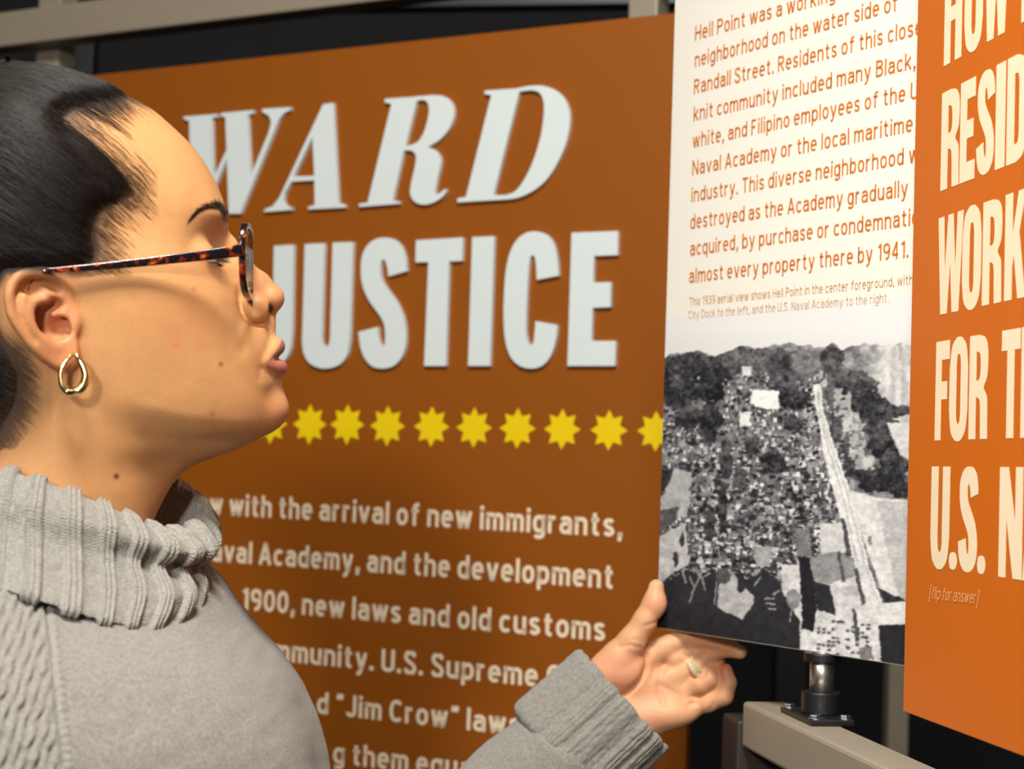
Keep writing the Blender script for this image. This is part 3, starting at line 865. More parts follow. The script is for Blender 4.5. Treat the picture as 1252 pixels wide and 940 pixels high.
def near_uv(u, v, w):
    """local head coordinates of something that shows at pixel (u, v) at depth w on the near side; mirrored on the far side"""
    q = A(u, v, -abs(w) * HF.k)
    a, b, c = HF.inv(q)
    return float(a), float(b), abs(float(c))


def sstep(x, a, b):
    t = np.clip((x - a) / (b - a), 0, 1)
    return t * t * (3 - 2 * t)


class Grid:
    """signed distance on a grid in (U, V, W); smooth union / subtraction of local primitives"""
    def __init__(self, lo, hi, h):
        self.lo = np.asarray(lo, float); self.h = h
        self.n = np.ceil((np.asarray(hi, float) - self.lo) / h).astype(int) + 1
        self.ax = [self.lo[i] + h * np.arange(self.n[i]) for i in range(3)]
        self.f = None

    def coords(self, sl=(slice(None),) * 3):
        return np.meshgrid(self.ax[0][sl[0]], self.ax[1][sl[1]], self.ax[2][sl[2]], indexing='ij', sparse=True)

    def box(self, lo, hi):
        s = []
        for i in range(3):
            a = int(max(0, math.floor((lo[i] - self.lo[i]) / self.h))); b = int(min(self.n[i], math.ceil((hi[i] - self.lo[i]) / self.h) + 1))
            if b <= a: return None
            s.append(slice(a, b))
        return tuple(s)

    def add(self, fn, lo, hi, k=6.0, sub=False, mirror=False):
        pad = k * 1.5 + 4
        for m in ((1, -1) if mirror else (1,)):
            l, h = list(lo), list(hi)
            if m < 0: l[2], h[2] = -hi[2], -lo[2]
            s = self.box([x - pad for x in l], [x + pad for x in h])
            if s is None: continue
            U, V, W = self.coords(s)
            g = fn(U, V, W * m).astype(np.float32)
            f = self.f[s]
            if sub:
                g = -g
                hh = np.clip(0.5 - 0.5 * (f - g) / k, 0, 1)
                self.f[s] = f + (g - f) * hh + k * hh * (1 - hh)
            else:
                hh = np.clip(0.5 + 0.5 * (f - g) / k, 0, 1)
                self.f[s] = f + (g - f) * hh - k * hh * (1 - hh)

    def ell(self, c, r, k=6, sub=False, mirror=False):
        c = np.asarray(c, float); r = np.asarray(r, float)
        def fn(U, V, W):
            q = np.sqrt(((U - c[0]) / r[0]) ** 2 + ((V - c[1]) / r[1]) ** 2 + ((W - c[2]) / r[2]) ** 2)
            return (q - 1) * r.min() * (0.5 + 0.5 * q.clip(0, 1)) if False else (q - 1) * r.min()
        self.add(fn, c - r, c + r, k, sub, mirror)

    def cap(self, a, b, ra, rb, k=6, sub=False, mirror=False):
        a = np.asarray(a, float); b = np.asarray(b, float)
        d = b - a; L = d @ d + 1e-9
        def fn(U, V, W):
            t = np.clip(((U - a[0]) * d[0] + (V - a[1]) * d[1] + (W - a[2]) * d[2]) / L, 0, 1)
            return np.sqrt((U - a[0] - t * d[0]) ** 2 + (V - a[1] - t * d[1]) ** 2 + (W - a[2] - t * d[2]) ** 2) - (ra + (rb - ra) * t)
        R = max(ra, rb)
        self.add(fn, np.minimum(a, b) - R, np.maximum(a, b) + R, k, sub, mirror)

    def chain(self, pts, k=6, sub=False, mirror=False, smooth=0):
        p = [tuple(map(float, q)) for q in pts]
        if smooth: p = cr(p, smooth)
        for a, b in zip(p[:-1], p[1:]):
            self.cap(a[:3], b[:3], a[3], b[3], k, sub, mirror)

    def mesh(self, f=None):
        f = self.f if f is None else f
        s = f < 0
        nx, ny, nz = f.shape
        corners = [(i, j, k) for i in (0, 1) for j in (0, 1) for k in (0, 1)]
        cnt = np.zeros((nx - 1, ny - 1, nz - 1), np.int8)
        for i, j, k in corners:
            cnt += s[i:nx - 1 + i, j:ny - 1 + j, k:nz - 1 + k]
        act = (cnt > 0) & (cnt < 8)
        I = np.argwhere(act)
        idx = np.full(act.shape, -1, np.int32); idx[act] = np.arange(len(I))
        fv = {c: f[I[:, 0] + c[0], I[:, 1] + c[1], I[:, 2] + c[2]] for c in corners}
        acc = np.zeros((len(I), 3)); n = np.zeros(len(I))
        for c in corners:
            for ax in range(3):
                if c[ax] == 0:
                    e = list(c); e[ax] = 1; e = tuple(e)
                    a, b = fv[c], fv[e]
                    m = (a < 0) != (b < 0)
                    t = np.where(m, a / np.where(m, a - b, 1), 0)
                    p = np.array(c, float)[None, :] + t[:, None] * (np.array(e) - np.array(c))[None, :]
                    acc += p * m[:, None]; n += m
        P = self.lo + self.h * (I + acc / n[:, None])
        quads = []
        for ax in range(3):
            sl0 = [slice(1, -1)] * 3; sl0[ax] = slice(0, -1)
            sl1 = [slice(1, -1)] * 3; sl1[ax] = slice(1, None)
            s0, s1 = s[tuple(sl0)], s[tuple(sl1)]
            E = np.argwhere(s0 != s1)
            sign = s0[E[:, 0], E[:, 1], E[:, 2]]
            o = np.ones(3, int); o[ax] = 0
            E = E + o
            b, c = [(1, 2), (2, 0), (0, 1)][ax]
            def cell(db, dc):
                q = E.copy(); q[:, b] -= db; q[:, c] -= dc
                return idx[q[:, 0], q[:, 1], q[:, 2]]
            q = np.stack([cell(1, 1), cell(0, 1), cell(0, 0), cell(1, 0)], -1)
            q[~sign] = q[~sign][:, ::-1]
            quads.append(q)
        Q = np.concatenate(quads)
        return P, Q[(Q >= 0).all(1)]


def relax(P, Q, it=2, lam=0.5, keep=None):
    """light Laplacian smoothing"""
    e = np.concatenate([Q[:, [0, 1]], Q[:, [1, 2]], Q[:, [2, 3]], Q[:, [3, 0]]])
    n = len(P)
    deg = np.bincount(e[:, 0], minlength=n) + np.bincount(e[:, 1], minlength=n)
    for _ in range(it):
        acc = np.zeros_like(P)
        for i in range(3):
            acc[:, i] = np.bincount(e[:, 0], P[e[:, 1], i], n) + np.bincount(e[:, 1], P[e[:, 0], i], n)
        m = acc / np.maximum(deg, 1)[:, None]
        P = P + lam * (m - P) * (1 if keep is None else keep[:, None])
    return P


# ---- head and neck
HG = Grid((-150, 66, -200), (366, 716, 176), 2.0)
U, V, W = HG.coords()
vv = HG.ax[1]


def col(xs, ys):
    """smooth profile curve over V"""
    d = np.array(cr(list(zip(xs, ys)), 10))
    return np.interp(vv, d[:, 0], d[:, 1])[None, :, None]


uf = col([86, 92, 100, 113, 126, 137.5, 158, 182, 203.5, 224.8, 246, 262, 272, 284, 300, 320, 340, 360, 380, 400, 420, 440, 460, 480, 495, 508, 518, 528, 538, 551, 561, 568.4, 575, 582, 590, 605, 620, 640, 720],
         [8, 48, 86, 128, 163, 188, 212.4, 236.7, 252, 264, 272.5, 276, 276.5, 275, 275, 278, 284, 292, 301, 309, 316, 322, 328, 333, 335.5, 336, 334.5, 329, 317, 294, 267, 246, 233, 223, 215.6, 205, 197, 188, 166])
ub = col([86, 94, 112, 150, 190, 230, 300, 360, 420, 480, 540, 600, 720], [-30, -66, -92, -116, -126, -128, -120, -104, -84, -66, -52, -56, -100])
hw = col([86, 92, 100, 113, 131, 160, 200, 240, 280, 320, 360, 400, 440, 480, 520, 560, 600, 640, 720], [12, 44, 64, 84, 102, 120, 133, 139, 140, 138, 136, 132.5, 127, 119, 111, 106, 104, 105, 118])
uw = col([82, 120, 200, 300, 400, 470, 520, 560, 600, 640, 720], [10, 22, 44, 62, 84, 92, 90, 84, 76, 62, 30])
nf = col([82, 120, 200, 280, 340, 400, 460, 500, 525, 545, 562, 582, 605, 720], [.5, .5, .47, .43, .41, .41, .43, .47, .55, .68, .70, .60, .52, .5])
du = U - uw
a_ = np.where(du > 0, uf - uw, uw - ub)
n_ = np.where(du > 0, nf, .48)
x_ = np.abs(du) / a_
f = (np.sqrt(x_ ** 2 + (np.abs(W) / hw) ** (1 / n_)) - 1).astype(np.float32) * np.minimum(a_, hw).astype(np.float32)
del x_, a_, n_, du
f = np.maximum(f, (88 - V).astype(np.float32))
gx, gy, gz = np.gradient(f, HG.h)
f /= np.clip(np.sqrt(gx * gx + gy * gy + gz * gz), 0.35, 4.0)
del gx, gy, gz
HG.f = f


def bump(cu, cv, cw, su, sv, sw, amp, mirror=True):
    for m in ((1, -1) if mirror else (1,)):
        s = HG.box((cu - 3 * su, cv - 3 * sv, m * cw - 3 * sw), (cu + 3 * su, cv + 3 * sv, m * cw + 3 * sw))
        if s is None: continue
        u, v, w = HG.coords(s)
        HG.f[s] += (amp * np.exp(-0.5 * (((u - cu) / su) ** 2 + ((v - cv) / sv) ** 2 + ((w - m * cw) / sw) ** 2))).astype(np.float32)


# under-jaw hollow, cheek, brow, temple
jl = np.interp(HG.ax[0], [70, 95, 120, 170, 230, 290, 340], [440, 470, 492, 508, 520, 529, 536])[:, None, None]
s = HG.box((60, 440, -140), (345, 640, 140))
u, v, w = HG.coords(s)
J = jl[s[0]]
side = sstep(np.abs(w), 10, 60)
HG.f[s] += (13 * sstep(v - J, -14, 30) * (1 - sstep(v - J, 44, 150)) * sstep(u, 110, 200) * (0.2 + 0.8 * side)).astype(np.float32)
bump(212, 372, 104, 44, 32, 36, -7)          # cheek bone / apple of the cheek
bump(150, 345, 128, 46, 20, 22, -4)          # zygomatic arch
bump(170, 250, 130, 40, 40, 40, 5)           # temple
bump(266, 268, 48, 16, 10, 36, -5)           # brow ridge
bump(262, 312, 58, 30, 17, 26, 15)           # eye socket
bump(262, 345, 78, 26, 14, 26, 2)
bump(285, 405, 62, 14, 34, 18, 3)            # fold from nose to mouth corner
#               # mouth corner dimple
bump(336, 408, 0, 6, 12, 5, 2, False)        # philtrum
bump(120, 600, 98, 70, 50, 40, 3)
# nose
HG.chain([(266, 284, 0, 9), (279, 300, 0, 9), (304.5, 334.5, 0, 8.5), (318, 345, 0, 11), (331, 364, 0, 15.5)], k=9)
HG.chain([(258, 292, 0, 15), (282, 334, 0, 20), (303, 366, 0, 25)], k=16)
HG.ell((331, 365, 0), (16, 17, 20), k=5)
HG.ell((312, 378, 27), (18, 18, 17), k=3, mirror=True)
HG.ell((304, 382, 33), (12, 14, 12), k=4, mirror=True)
HG.chain([(333, 378, 0, 6.5), (327, 392, 0, 7.5)], k=4)


def fold(pts, r, depth, wlo, whi, smooth=5):
    """a fold pressed into both sides of the face along a line seen from the side"""
    p = np.array(cr(pts, smooth))
    for m in (1, -1):
        lo, hi = (wlo, whi) if m > 0 else (-whi, -wlo)
        s = HG.box((p[:, 0].min() - 3 * r, p[:, 1].min() - 3 * r, lo), (p[:, 0].max() + 3 * r, p[:, 1].max() + 3 * r, hi))
        u, v, w = HG.coords(s)
        uu, v2 = np.broadcast_arrays(u[:, :, 0], v[:, :, 0])
        d = np.full(uu.shape, 1e9)
        for a, b in zip(p[:-1], p[1:]):
            e = b - a; t = np.clip(((uu - a[0]) * e[0] + (v2 - a[1]) * e[1]) / (e @ e + 1e-9), 0, 1)
            d = np.minimum(d, np.hypot(uu - a[0] - t * e[0], v2 - a[1] - t * e[1]))
        fade = sstep(np.abs(w), wlo, wlo + 8) * (1 - sstep(np.abs(w), whi - 12, whi))
        HG.f[s] += (depth * np.exp(-(d / r) ** 2)[:, :, None] * fade).astype(np.float32)


HG.chain([(333, 372, 46, 3.0), (331, 377, 32, 4.6), (324, 384, 20, 5.6), (316, 376, 15, 5)], k=2, sub=True, mirror=True)
# the rounded front of the mouth
HG.ell((296, 432, 0), (37.5, 46, 62), k=18)
HG.chain([(322, 398, 0, 12.5), (322, 420, 0, 13), (322, 440, 0, 12), (326, 462, 0, 13), (325, 476, 0, 13)], k=12)
HG.ell((310, 467, 0), (29, 22, 46), k=12)
# lips
HG.chain([(0, 0, 0, 1)] * 0 + [(337.5, 425, 0, 8.6), (336.5, 424, 13, 8.6), (331, 430, 30, 7.5), (319.5, 443, 49, 4)], k=5, mirror=True, smooth=4)
HG.chain([(339.5, 450, 0, 9.6), (338, 450, 15, 9.4), (331, 450, 31, 7.5), (319.5, 447, 49, 4)], k=5, mirror=True, smooth=4)
HG.chain([(345, 438.5, 0, 2.0), (339, 438.3, 16, 2.0), (331, 441, 34, 1.8), (320, 445.5, 47, 1.0)], k=3, sub=True, mirror=True, smooth=4)
fold([(293, 352), (291, 366), (292.5, 381), (299, 393), (309, 399.5), (320, 398)], 3.6, 6.5, 22, 76)
fold([(295, 392), (288, 408), (292, 430)], 7, 1.6, 40, 110)
fold([(316, 452), (314, 458), (314, 466)], 3.6, 1.0, 30, 80)
# chin
HG.ell((330, 500, 0), (23.5, 24, 30), k=16)
# eyes: lid-covered balls, brow end
HG.ell((236, 325, 61), (27, 25, 27), k=11, mirror=True)
# ear (near side at negative W, mirrored on the far side)
out_ear = [(86, 356), (80, 342), (70, 334), (60.6, 331), (48, 329), (38, 328.5), (27, 331), (18, 337), (11, 345), (7, 355), (6, 370), (9, 387), (15, 398), (22, 408), (34, 425), (48.5, 439), (58, 445), (66, 449), (76, 451.5), (84, 450.5), (90, 446), (94, 436), (95, 424), (93, 410), (96, 395), (92, 375)]
ES = 0.928                                   # the ear stands out towards the viewer, so it is a little smaller than it looks
VH = 561                                     # eye level of the camera at the head
et = lambda u, v: (180 + (u - 180) * ES, VH + (v - VH) * ES)
pe = np.array([et(*p) for p in out_ear])


def ear_w(u, v):
    u = 180 + (u - 180) / ES; v = VH + (v - VH) / ES
    return 128 + 34 * sstep(92 - u, 0, 86) - 3 * sstep(v, 420, 450)


def ear_plate(U, V, W):
    U2, V2 = U[:, :, 0], V[:, :, 0]
    U2, V2 = np.broadcast_arrays(U2, V2)
    d = np.full(U2.shape, 1e9)
    for p, q in zip(pe, np.roll(pe, -1, 0)):
        e = q - p; L = e @ e + 1e-9
        t = np.clip(((U2 - p[0]) * e[0] + (V2 - p[1]) * e[1]) / L, 0, 1)
        d = np.minimum(d, np.hypot(U2 - p[0] - t * e[0], V2 - p[1] - t * e[1]))
    d = np.where(inpoly(U2, V2, pe), -d, d)
    dz = np.abs(W - ear_w(U2, V2)[:, :, None]) - 7.0
    d3 = (d + 4)[:, :, None]
    return np.minimum(np.maximum(d3, dz), 0) + np.hypot(np.maximum(d3, 0), np.maximum(dz, 0)) - 4.0


HG.add(ear_plate, (0, 330, 112), (110, 470, 176), k=5, mirror=True)


def eW(u, v, o=0):
    p = et(u, v)
    return float(ear_w(np.array(p[0], float), np.array(p[1], float))) + o


def ech(pts, k, sub=False, smooth=3):
    HG.chain([et(u, v) + (eW(u, v, o), r * ES) for u, v, o, r in pts], k=k, sub=sub, mirror=True, smooth=smooth)


def eell(u, v, o, r, k=5, sub=False):
    HG.ell(et(u, v) + (eW(u, v, o),), np.array(r) * ES, k=k, sub=sub, mirror=True)


# hollows: concha, scapha, triangular fossa
eell(56, 388, 8, (17, 23, 19), 5, True)
eell(69, 401, 6, (16, 15, 18), 5, True)
eell(64, 374, 8, (14, 10, 15), 5, True)
ech([(70, 352, 10, 5.5), (55, 344, 10, 6.5), (38, 344, 10, 6.5), (26, 352, 10, 6), (20, 366, 10, 5), (22, 384, 10, 4.2), (31, 402, 10, 3.6), (43, 418, 10, 3)], 4, True)
eell(46, 356, 10, (20, 10, 9), 5, True)
# ridges: helix rim, antihelix, tragus, antitragus, lobe
ech([(80, 372, 1, 5), (82, 356, 4, 6.5), (73, 341, 6, 6.5), (57, 335, 7, 6.2), (38, 335, 7, 6), (23, 341, 7, 6), (14, 355, 7, 6), (12.5, 370, 6, 5.8), (17, 390, 5, 5.4), (29, 410, 4, 5), (42, 428, 3, 5)], 3)
ech([(58, 366, 3, 4), (44, 368, 4, 4.6), (36, 376, 5, 5), (36, 392, 5, 5.2), (43, 408, 4.5, 5.2), (55, 420, 3.5, 5), (66, 425, 3, 5)], 4)
ech([(76, 378, 3, 4.5), (64, 384, -1, 4)], 5, smooth=0)
eell(91, 392, 3, (8, 15, 9))
eell(68, 424, 3, (9, 6, 6))
eell(75, 435, 1, (20, 15, 9))
ech([(79, 387, 2, 5.5), (82, 401, 2, 6), (88, 412, 4, 3.6)], 2.5, True, 0)

# cut flat under the collar
HG.f = np.maximum(HG.f, (V - 706).astype(np.float32))
P, Q = HG.mesh()
P = relax(P, Q, 2, 0.5)
P = relax(P, Q, 45, 0.5, sstep(P[:, 1], 530, 560) * (1 - sstep(P[:, 1], 660, 680)))
head_v, head_q = HF.pt(P[:, 0], P[:, 1], P[:, 2]), Q

# ---- left hand
G2 = Grid((660, 690, -60), (930, 930, 90), 1.4)
G2.f = np.full(tuple(G2.n), 60.0, np.float32)
K = 9
wr_i, wr_p = (733, 838, 6), (786, 888, 6)
mcp = {'i': (812, 793, 10), 'm': (835, 823, 10), 'r': (841, 845, 9), 'p': (846, 864, 7)}
for a, b, ra, rb in ((wr_i, mcp['i'], 19, 14), ((750, 852, 6), mcp['m'], 19, 14), ((767, 868, 6), mcp['r'], 19, 13.5), (wr_p, mcp['p'], 19, 13)):
    G2.cap(a, b, ra, rb, k=14)
G2.cap((690, 900, 8), (735, 862, 6), 26, 26, k=14); G2.cap((722, 930, 8), (768, 884, 6), 24, 26, k=14)
G2.ell((815, 873, 0), (36, 17, 18), k=12)                # heel of the hand, little finger side
G2.ell((756, 818, -6), (34, 27, 21), k=10)               # ball of the thumb
G2.chain([(738, 826, 0, 24), (757, 802, -6, 20), (773, 782, -10, 16.5), (789, 757, -12, 14.2), (800, 736, -12, 13.6), (802.5, 717, -11, 9.6)], k=6)
G2.ell((803, 737, -16), (11, 15, 10), k=5)
f5 = 5
G2.cap((826, 806, 9), (852, 796, 8), 12, 9, k=6)
G2.chain([mcp['i'] + (14,), (842, 779, 9, 12), (872, 781, -6, 10.5), (893, 787, -20, 8.6)], k=f5)
G2.chain([mcp['m'] + (13.5,), (853, 815, 3, 11.3), (869, 799, 4, 11.2), (888, 792, -8, 10), (904, 795, -22, 8.4)], k=f5)
G2.chain([mcp['r'] + (13,), (858, 836, -1, 12.6), (867, 829, -3, 12.8), (876, 812, 10, 10.5), (876, 800, 22, 9)], k=4)
G2.chain([mcp['p'] + (12.5,), (866, 859, 1, 11.8), (885, 850, -5, 11.8), (890, 834, -6, 10.6), (887, 819, -4, 8.6)], k=3)
# creases on the palm side
def crease(pts, r, depth, smooth=5):
    p = np.array(cr(pts, smooth))
    s = G2.box((p[:, 0].min() - 9, p[:, 1].min() - 9, -60), (p[:, 0].max() + 9, p[:, 1].max() + 9, 14))
    u, v, w = G2.coords(s)
    uu, v2 = np.broadcast_arrays(u[:, :, 0], v[:, :, 0])
    d = np.full(uu.shape, 1e9)
    for a, b in zip(p[:-1], p[1:]):
        e = b - a; t = np.clip(((uu - a[0]) * e[0] + (v2 - a[1]) * e[1]) / (e @ e + 1e-9), 0, 1)
        d = np.minimum(d, np.hypot(uu - a[0] - t * e[0], v2 - a[1] - t * e[1]))
    G2.f[s] += (depth * np.exp(-(d / r) ** 2)[:, :, None] * (1 - sstep(w, 0, 12))).astype(np.float32)
crease([(790, 800), (789, 815), (783, 829), (769, 843), (754, 854)], 3.2, 3.8)
crease([(757, 789), (770, 786), (783, 789)], 2.2, 1.6)
crease([(788, 763), (798, 760), (808, 757)], 2.2, 1.6)
crease([(764, 782), (776, 779), (786, 782)], 2.0, 1.0)
crease([(812, 812), (806, 838), (812, 860)], 3.4, 1.6)
crease([(806, 836), (824, 846), (838, 858)], 3.2, 1.2)
crease([(846, 824), (856, 829), (862, 822)], 2.4, 2.6)
crease([(836, 800), (846, 806)], 2.4, 2.4)
crease([(846, 851), (856, 850)], 2.4, 1.6)
crease([(842, 861), (852, 858)], 2.6, 2.4)
crease([(868, 866), (872, 858)], 2.2, 1.6, 3)
u2_, v2_, w2_ = G2.coords()
G2.f = np.maximum(G2.f, np.maximum(v2_ - 925, 665 - u2_)).astype(np.float32)
P, Q = G2.mesh()
P = relax(P, Q, 3, 0.5)
hand_v, hand_q = HDF.pt(P[:, 0], P[:, 1], P[:, 2]), Q


# ---- trunk and arm core under the clothes, joining head and hand into one body
def tube(pts, seg=28):
    """lofted round tube through (x, y, z, r)"""
    p = np.array(cr(pts, 6)); c, r = p[:, :3], p[:, 3]
    t = np.gradient(c, axis=0); t /= np.linalg.norm(t, axis=1)[:, None]
    ref = np.array([0.0, 0.3, 1.0]); ring = []
    n = np.cross(t[0], ref); n /= np.linalg.norm(n)
    for i in range(len(c)):
        n = n - t[i] * (n @ t[i]); n /= np.linalg.norm(n); b = np.cross(t[i], n)
        th = np.linspace(0, 2 * np.pi, seg, endpoint=False)
        ring.append(c[i] + r[i] * (np.cos(th)[:, None] * n + np.sin(th)[:, None] * b))
    v = np.concatenate(ring); m = len(c)
    q = [(i * seg + j, i * seg + (j + 1) % seg, (i + 1) * seg + (j + 1) % seg, (i + 1) * seg + j) for i in range(m - 1) for j in range(seg)]
    return v, q, [list(range(seg))[::-1], [(m - 1) * seg + j for j in range(seg)]]


sh_far = HF.pt(120, 960, 330)                # left shoulder joint, away from the viewer
wrist = HDF.pt(759, 858, 6)
elbow = CAM + ray(580, 1120) * 1.40 / FPX
wdir = wrist - HDF.pt(688, 922, -6)
wdir /= np.linalg.norm(wdir)
wstart = wrist - wdir * 0.02
# ---- skin mesh and tints
def skin_tint(v):
    u, vv_, w = HF.inv(v)
    hu, hv, hw_ = HDF.inv(v)
    n = len(v)
    rgb = np.tile(np.array([204.0, 151, 100]), (n, 1))
    ishand = v[:, 1] > 1.2
    def mix(m, c):
        m = np.clip(m, 0, 1)[:, None]
        rgb[:] = rgb * (1 - m) + np.array(c, float) * m
    g = lambda cu, cv, su, sv: np.exp(-((u - cu) / su) ** 2 - ((vv_ - cv) / sv) ** 2) * ~ishand
    near = ~ishand
    mot = vnoise(u, vv_, 14, 5) * .5 + vnoise(u, vv_, 5, 6) * .3 + vnoise(u + w, vv_, 2.2, 7) * .2
    rgb *= (1 + 0.07 * (mot - 0.5))[:, None]
    mix(0.25 * g(230, 190, 70, 60), (222, 168, 104))
    mix(0.35 * g(320, 365, 26, 26), (214, 138, 98))
    mix(0.30 * g(215, 400, 60, 40), (210, 142, 90))
    mix(0.45 * g(336, 500, 26, 26), (192, 126, 86))
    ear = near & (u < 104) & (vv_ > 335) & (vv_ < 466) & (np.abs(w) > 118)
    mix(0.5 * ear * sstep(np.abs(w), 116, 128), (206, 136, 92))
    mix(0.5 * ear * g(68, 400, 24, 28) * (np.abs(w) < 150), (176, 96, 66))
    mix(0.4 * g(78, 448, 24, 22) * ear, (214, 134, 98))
    # lips (their own colour)
    lip = (u > 310) & (vv_ > 408) & (vv_ < 464) & near & (np.abs(w) < 54)
    def sdp(poly):
        d = np.full(n, 1e3); uu, v2 = u[lip], vv_[lip]; b = np.full(uu.shape, 1e9); p_ = np.array(poly, float)
        for p, q in zip(p_, np.roll(p_, -1, 0)):
            e = q - p; t = np.clip(((uu - p[0]) * e[0] + (v2 - p[1]) * e[1]) / (e @ e + 1e-9), 0, 1)
            b = np.minimum(b, np.hypot(uu - p[0] - t * e[0], v2 - p[1] - t * e[1]))
        d[lip] = np.where(inpoly(uu, v2, p_), -b, b)
        return 1 - sstep(d, -1.2, 1.2)
    mix(0.8 * sdp([(321, 446), (328, 440), (335, 431), (340, 423), (344.5, 415), (360, 416), (360, 436), (340, 438), (332, 441)]), (142, 88, 74))
    mix(0.8 * sdp([(319, 446), (328, 442.5), (338, 439), (360, 438), (360, 457), (346, 458), (334, 457), (324, 453)]), (176, 102, 90))
    mix(0.75 * (1 - sstep(np.hypot(u - 328, vv_ - 379.5), 3, 7.5)) * (np.abs(w) < 38) * (np.abs(w) > 10) * near, (74, 34, 22))  # nostril: reddish inside, with the shade of the cavity painted in
    # moles and spots
    for cu, cv, s, c, m in ((266, 450, 2.6, (128, 72, 40), .8), (213, 430, 3.2, (206, 112, 86), .6), (143.5, 581.5, 2.8, (58, 34, 22), .95), (256, 508, 4, (140, 88, 58), .4), (212, 433, 10, (222, 140, 104), .3), (234, 364, 2.4, (150, 96, 60), .5), (206, 278, 2.4, (190, 120, 80), .4)):
        mix(m * g(cu, cv, s, s) * (w < 0), c)
    # scalp seen through fine hair at hairline and nape, brow and lash roots
    mix(0.35 * sstep(-hairline(u, vv_), -24, 4) * near, (96, 66, 48))
    mix(0.92 * sstep(-hairline(u, vv_), -2, 9) * near, (26, 19, 16))
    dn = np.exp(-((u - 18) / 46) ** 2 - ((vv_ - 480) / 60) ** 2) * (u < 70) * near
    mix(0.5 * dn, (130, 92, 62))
    pb = cr([(230, 281, 1.2), (239, 271, 2.4), (248.5, 265, 3.6), (258, 261.5, 4.6), (267, 261, 6), (272.5, 265, 7), (273.5, 271, 6)], 6)
    for s_ in (-1, 1):
        m = np.zeros(n)
        sel = near & (w * s_ > 0) & (u > 215) & (vv_ > 235) & (vv_ < 295)
        for q in pb:
            m[sel] = np.maximum(m[sel], 1 - sstep(np.hypot(u[sel] - q[0], vv_[sel] - q[1]), q[2] * .5, q[2] * 1.3))
        mix(0.62 * m * sstep(np.abs(w), 8, 22), (54, 34, 24))
    # eye opening between the lids
    sel = near & (vv_ > 305) & (vv_ < 345) & (u > 225) & (np.abs(w) > 34) & (np.abs(w) < 90)
    dv = vv_ - 324.5 - 0.10 * (262 - u); dw = np.abs(w) - 61
    op = sstep(4.2 * np.sqrt(np.clip(1 - (dw / 25) ** 2, 0, 1)) - np.abs(dv), -.6, .8) * sel
    mix(0.9 * op, (226, 214, 200))
    mix(0.95 * op * (1 - sstep(np.hypot(dv, dw + 2), 9, 11)), (52, 30, 18))
    mix(0.9 * np.exp(-((dv + 6) / 2.0) ** 2) * sel * (np.abs(dw) < 27), (36, 22, 16))
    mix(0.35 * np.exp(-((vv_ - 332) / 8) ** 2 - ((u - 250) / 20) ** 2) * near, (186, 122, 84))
    # hand: pinker ball of thumb, fingertips and creases
    gh = lambda cu, cv, su, sv: np.exp(-((hu - cu) / su) ** 2 - ((hv - cv) / sv) ** 2) * ishand
    mix(1.0 * ishand * 0.8, (226, 168, 130))
    mix(0.5 * gh(758, 818, 30, 24), (234, 156, 124))
    mix(0.7 * gh(887, 815, 9, 10), (206, 106, 80))
    mix(0.4 * gh(805, 735, 14, 24), (224, 146, 114))
    mix(0.35 * gh(795, 885, 30, 16), (222, 140, 112))
    # thumb nail, at its left edge
    mix(0.8 * gh(794, 714, 3.4, 9) * (hw_ < 4), (240, 196, 172))
    return rgb


HAIRLINE = np.array([near_uv(*p)[:2] for p in [
    (172, 116, 20), (166, 122, 25), (154, 128, 45), (140, 133, 62), (118, 137, 78), (92, 144, 92), (80, 156, 102), (98, 179, 110), (120, 202, 116), (143, 222, 117), (166, 238, 113), (150, 250, 122), (126, 264, 130), (121, 282, 135),
    (125, 304, 136), (120, 326, 134), (100, 338, 132), (70, 338, 132), (40, 338, 132), (10, 338, 130), (-4, 360, 126), (0, 395, 122), (16, 425, 116), (32, 458, 110), (28, 495, 104), (4, 535, 98), (-24, 566, 92)]] +
    [(-160, 580), (-260, 400), (-260, 40), (120, 40)], float)


def hairline(u, v):
    """signed distance to the hairline in side view, negative where hair grows"""
    d = np.full(u.shape, 1e9)
    for p, q in zip(HAIRLINE, np.roll(HAIRLINE, -1, 0)):
        e = q - p; t = np.clip(((u - p[0]) * e[0] + (v - p[1]) * e[1]) / (e @ e + 1e-9), 0, 1)
        d = np.minimum(d, np.hypot(u - p[0] - t * e[0], v - p[1] - t * e[1]))
    return np.where(inpoly(u, v, HAIRLINE), -d, d)


core_neck = [np.append(HF.pt(70, 660, 0), 0.045), np.append(HF.pt(40, 760, 0), 0.06), np.append(HF.pt(30, 860, 0), 0.08), np.append(HF.pt(40, 1100, 0), 0.085)]
arm = [np.append(HF.pt(40, 860, 60), 0.05), np.append(sh_far, 0.046), np.append((sh_far + elbow) / 2 + np.array([0, 0.02, -.03]), 0.036), np.append(elbow, 0.036), np.append(wrist - wdir * .11, 0.030), np.append(wrist - wdir * .04, 0.026), np.append(wrist - wdir * 0.026, 0.022)]
bmj = bmesh.new()
def pour(v, q, caps=()):
    vs = [bmj.verts.new(tuple(p)) for p in v]
    for fc in list(q) + list(caps):
        try: bmj.faces.new([vs[i] for i in fc])
        except ValueError: pass
pour(*tube(core_neck)); pour(*tube(arm))
tmp = bpy.data.meshes.new('core'); bmj.to_mesh(tmp); bmj.free()
cv = np.array([tuple(x.co) for x in tmp.vertices]); cq = [tuple(p.vertices) for p in tmp.polygons]
allv = np.concatenate([head_v, hand_v, cv])
bm0 = fast_mesh('body_parts', np.concatenate([head_v, hand_v]), np.concatenate([head_q, hand_q + len(head_v)]))
bmj = bmesh.new(); bmj.from_mesh(bm0); bmj.from_mesh(tmp)
me = bpy.data.meshes.new('person'); bmj.to_mesh(me); bmj.free()
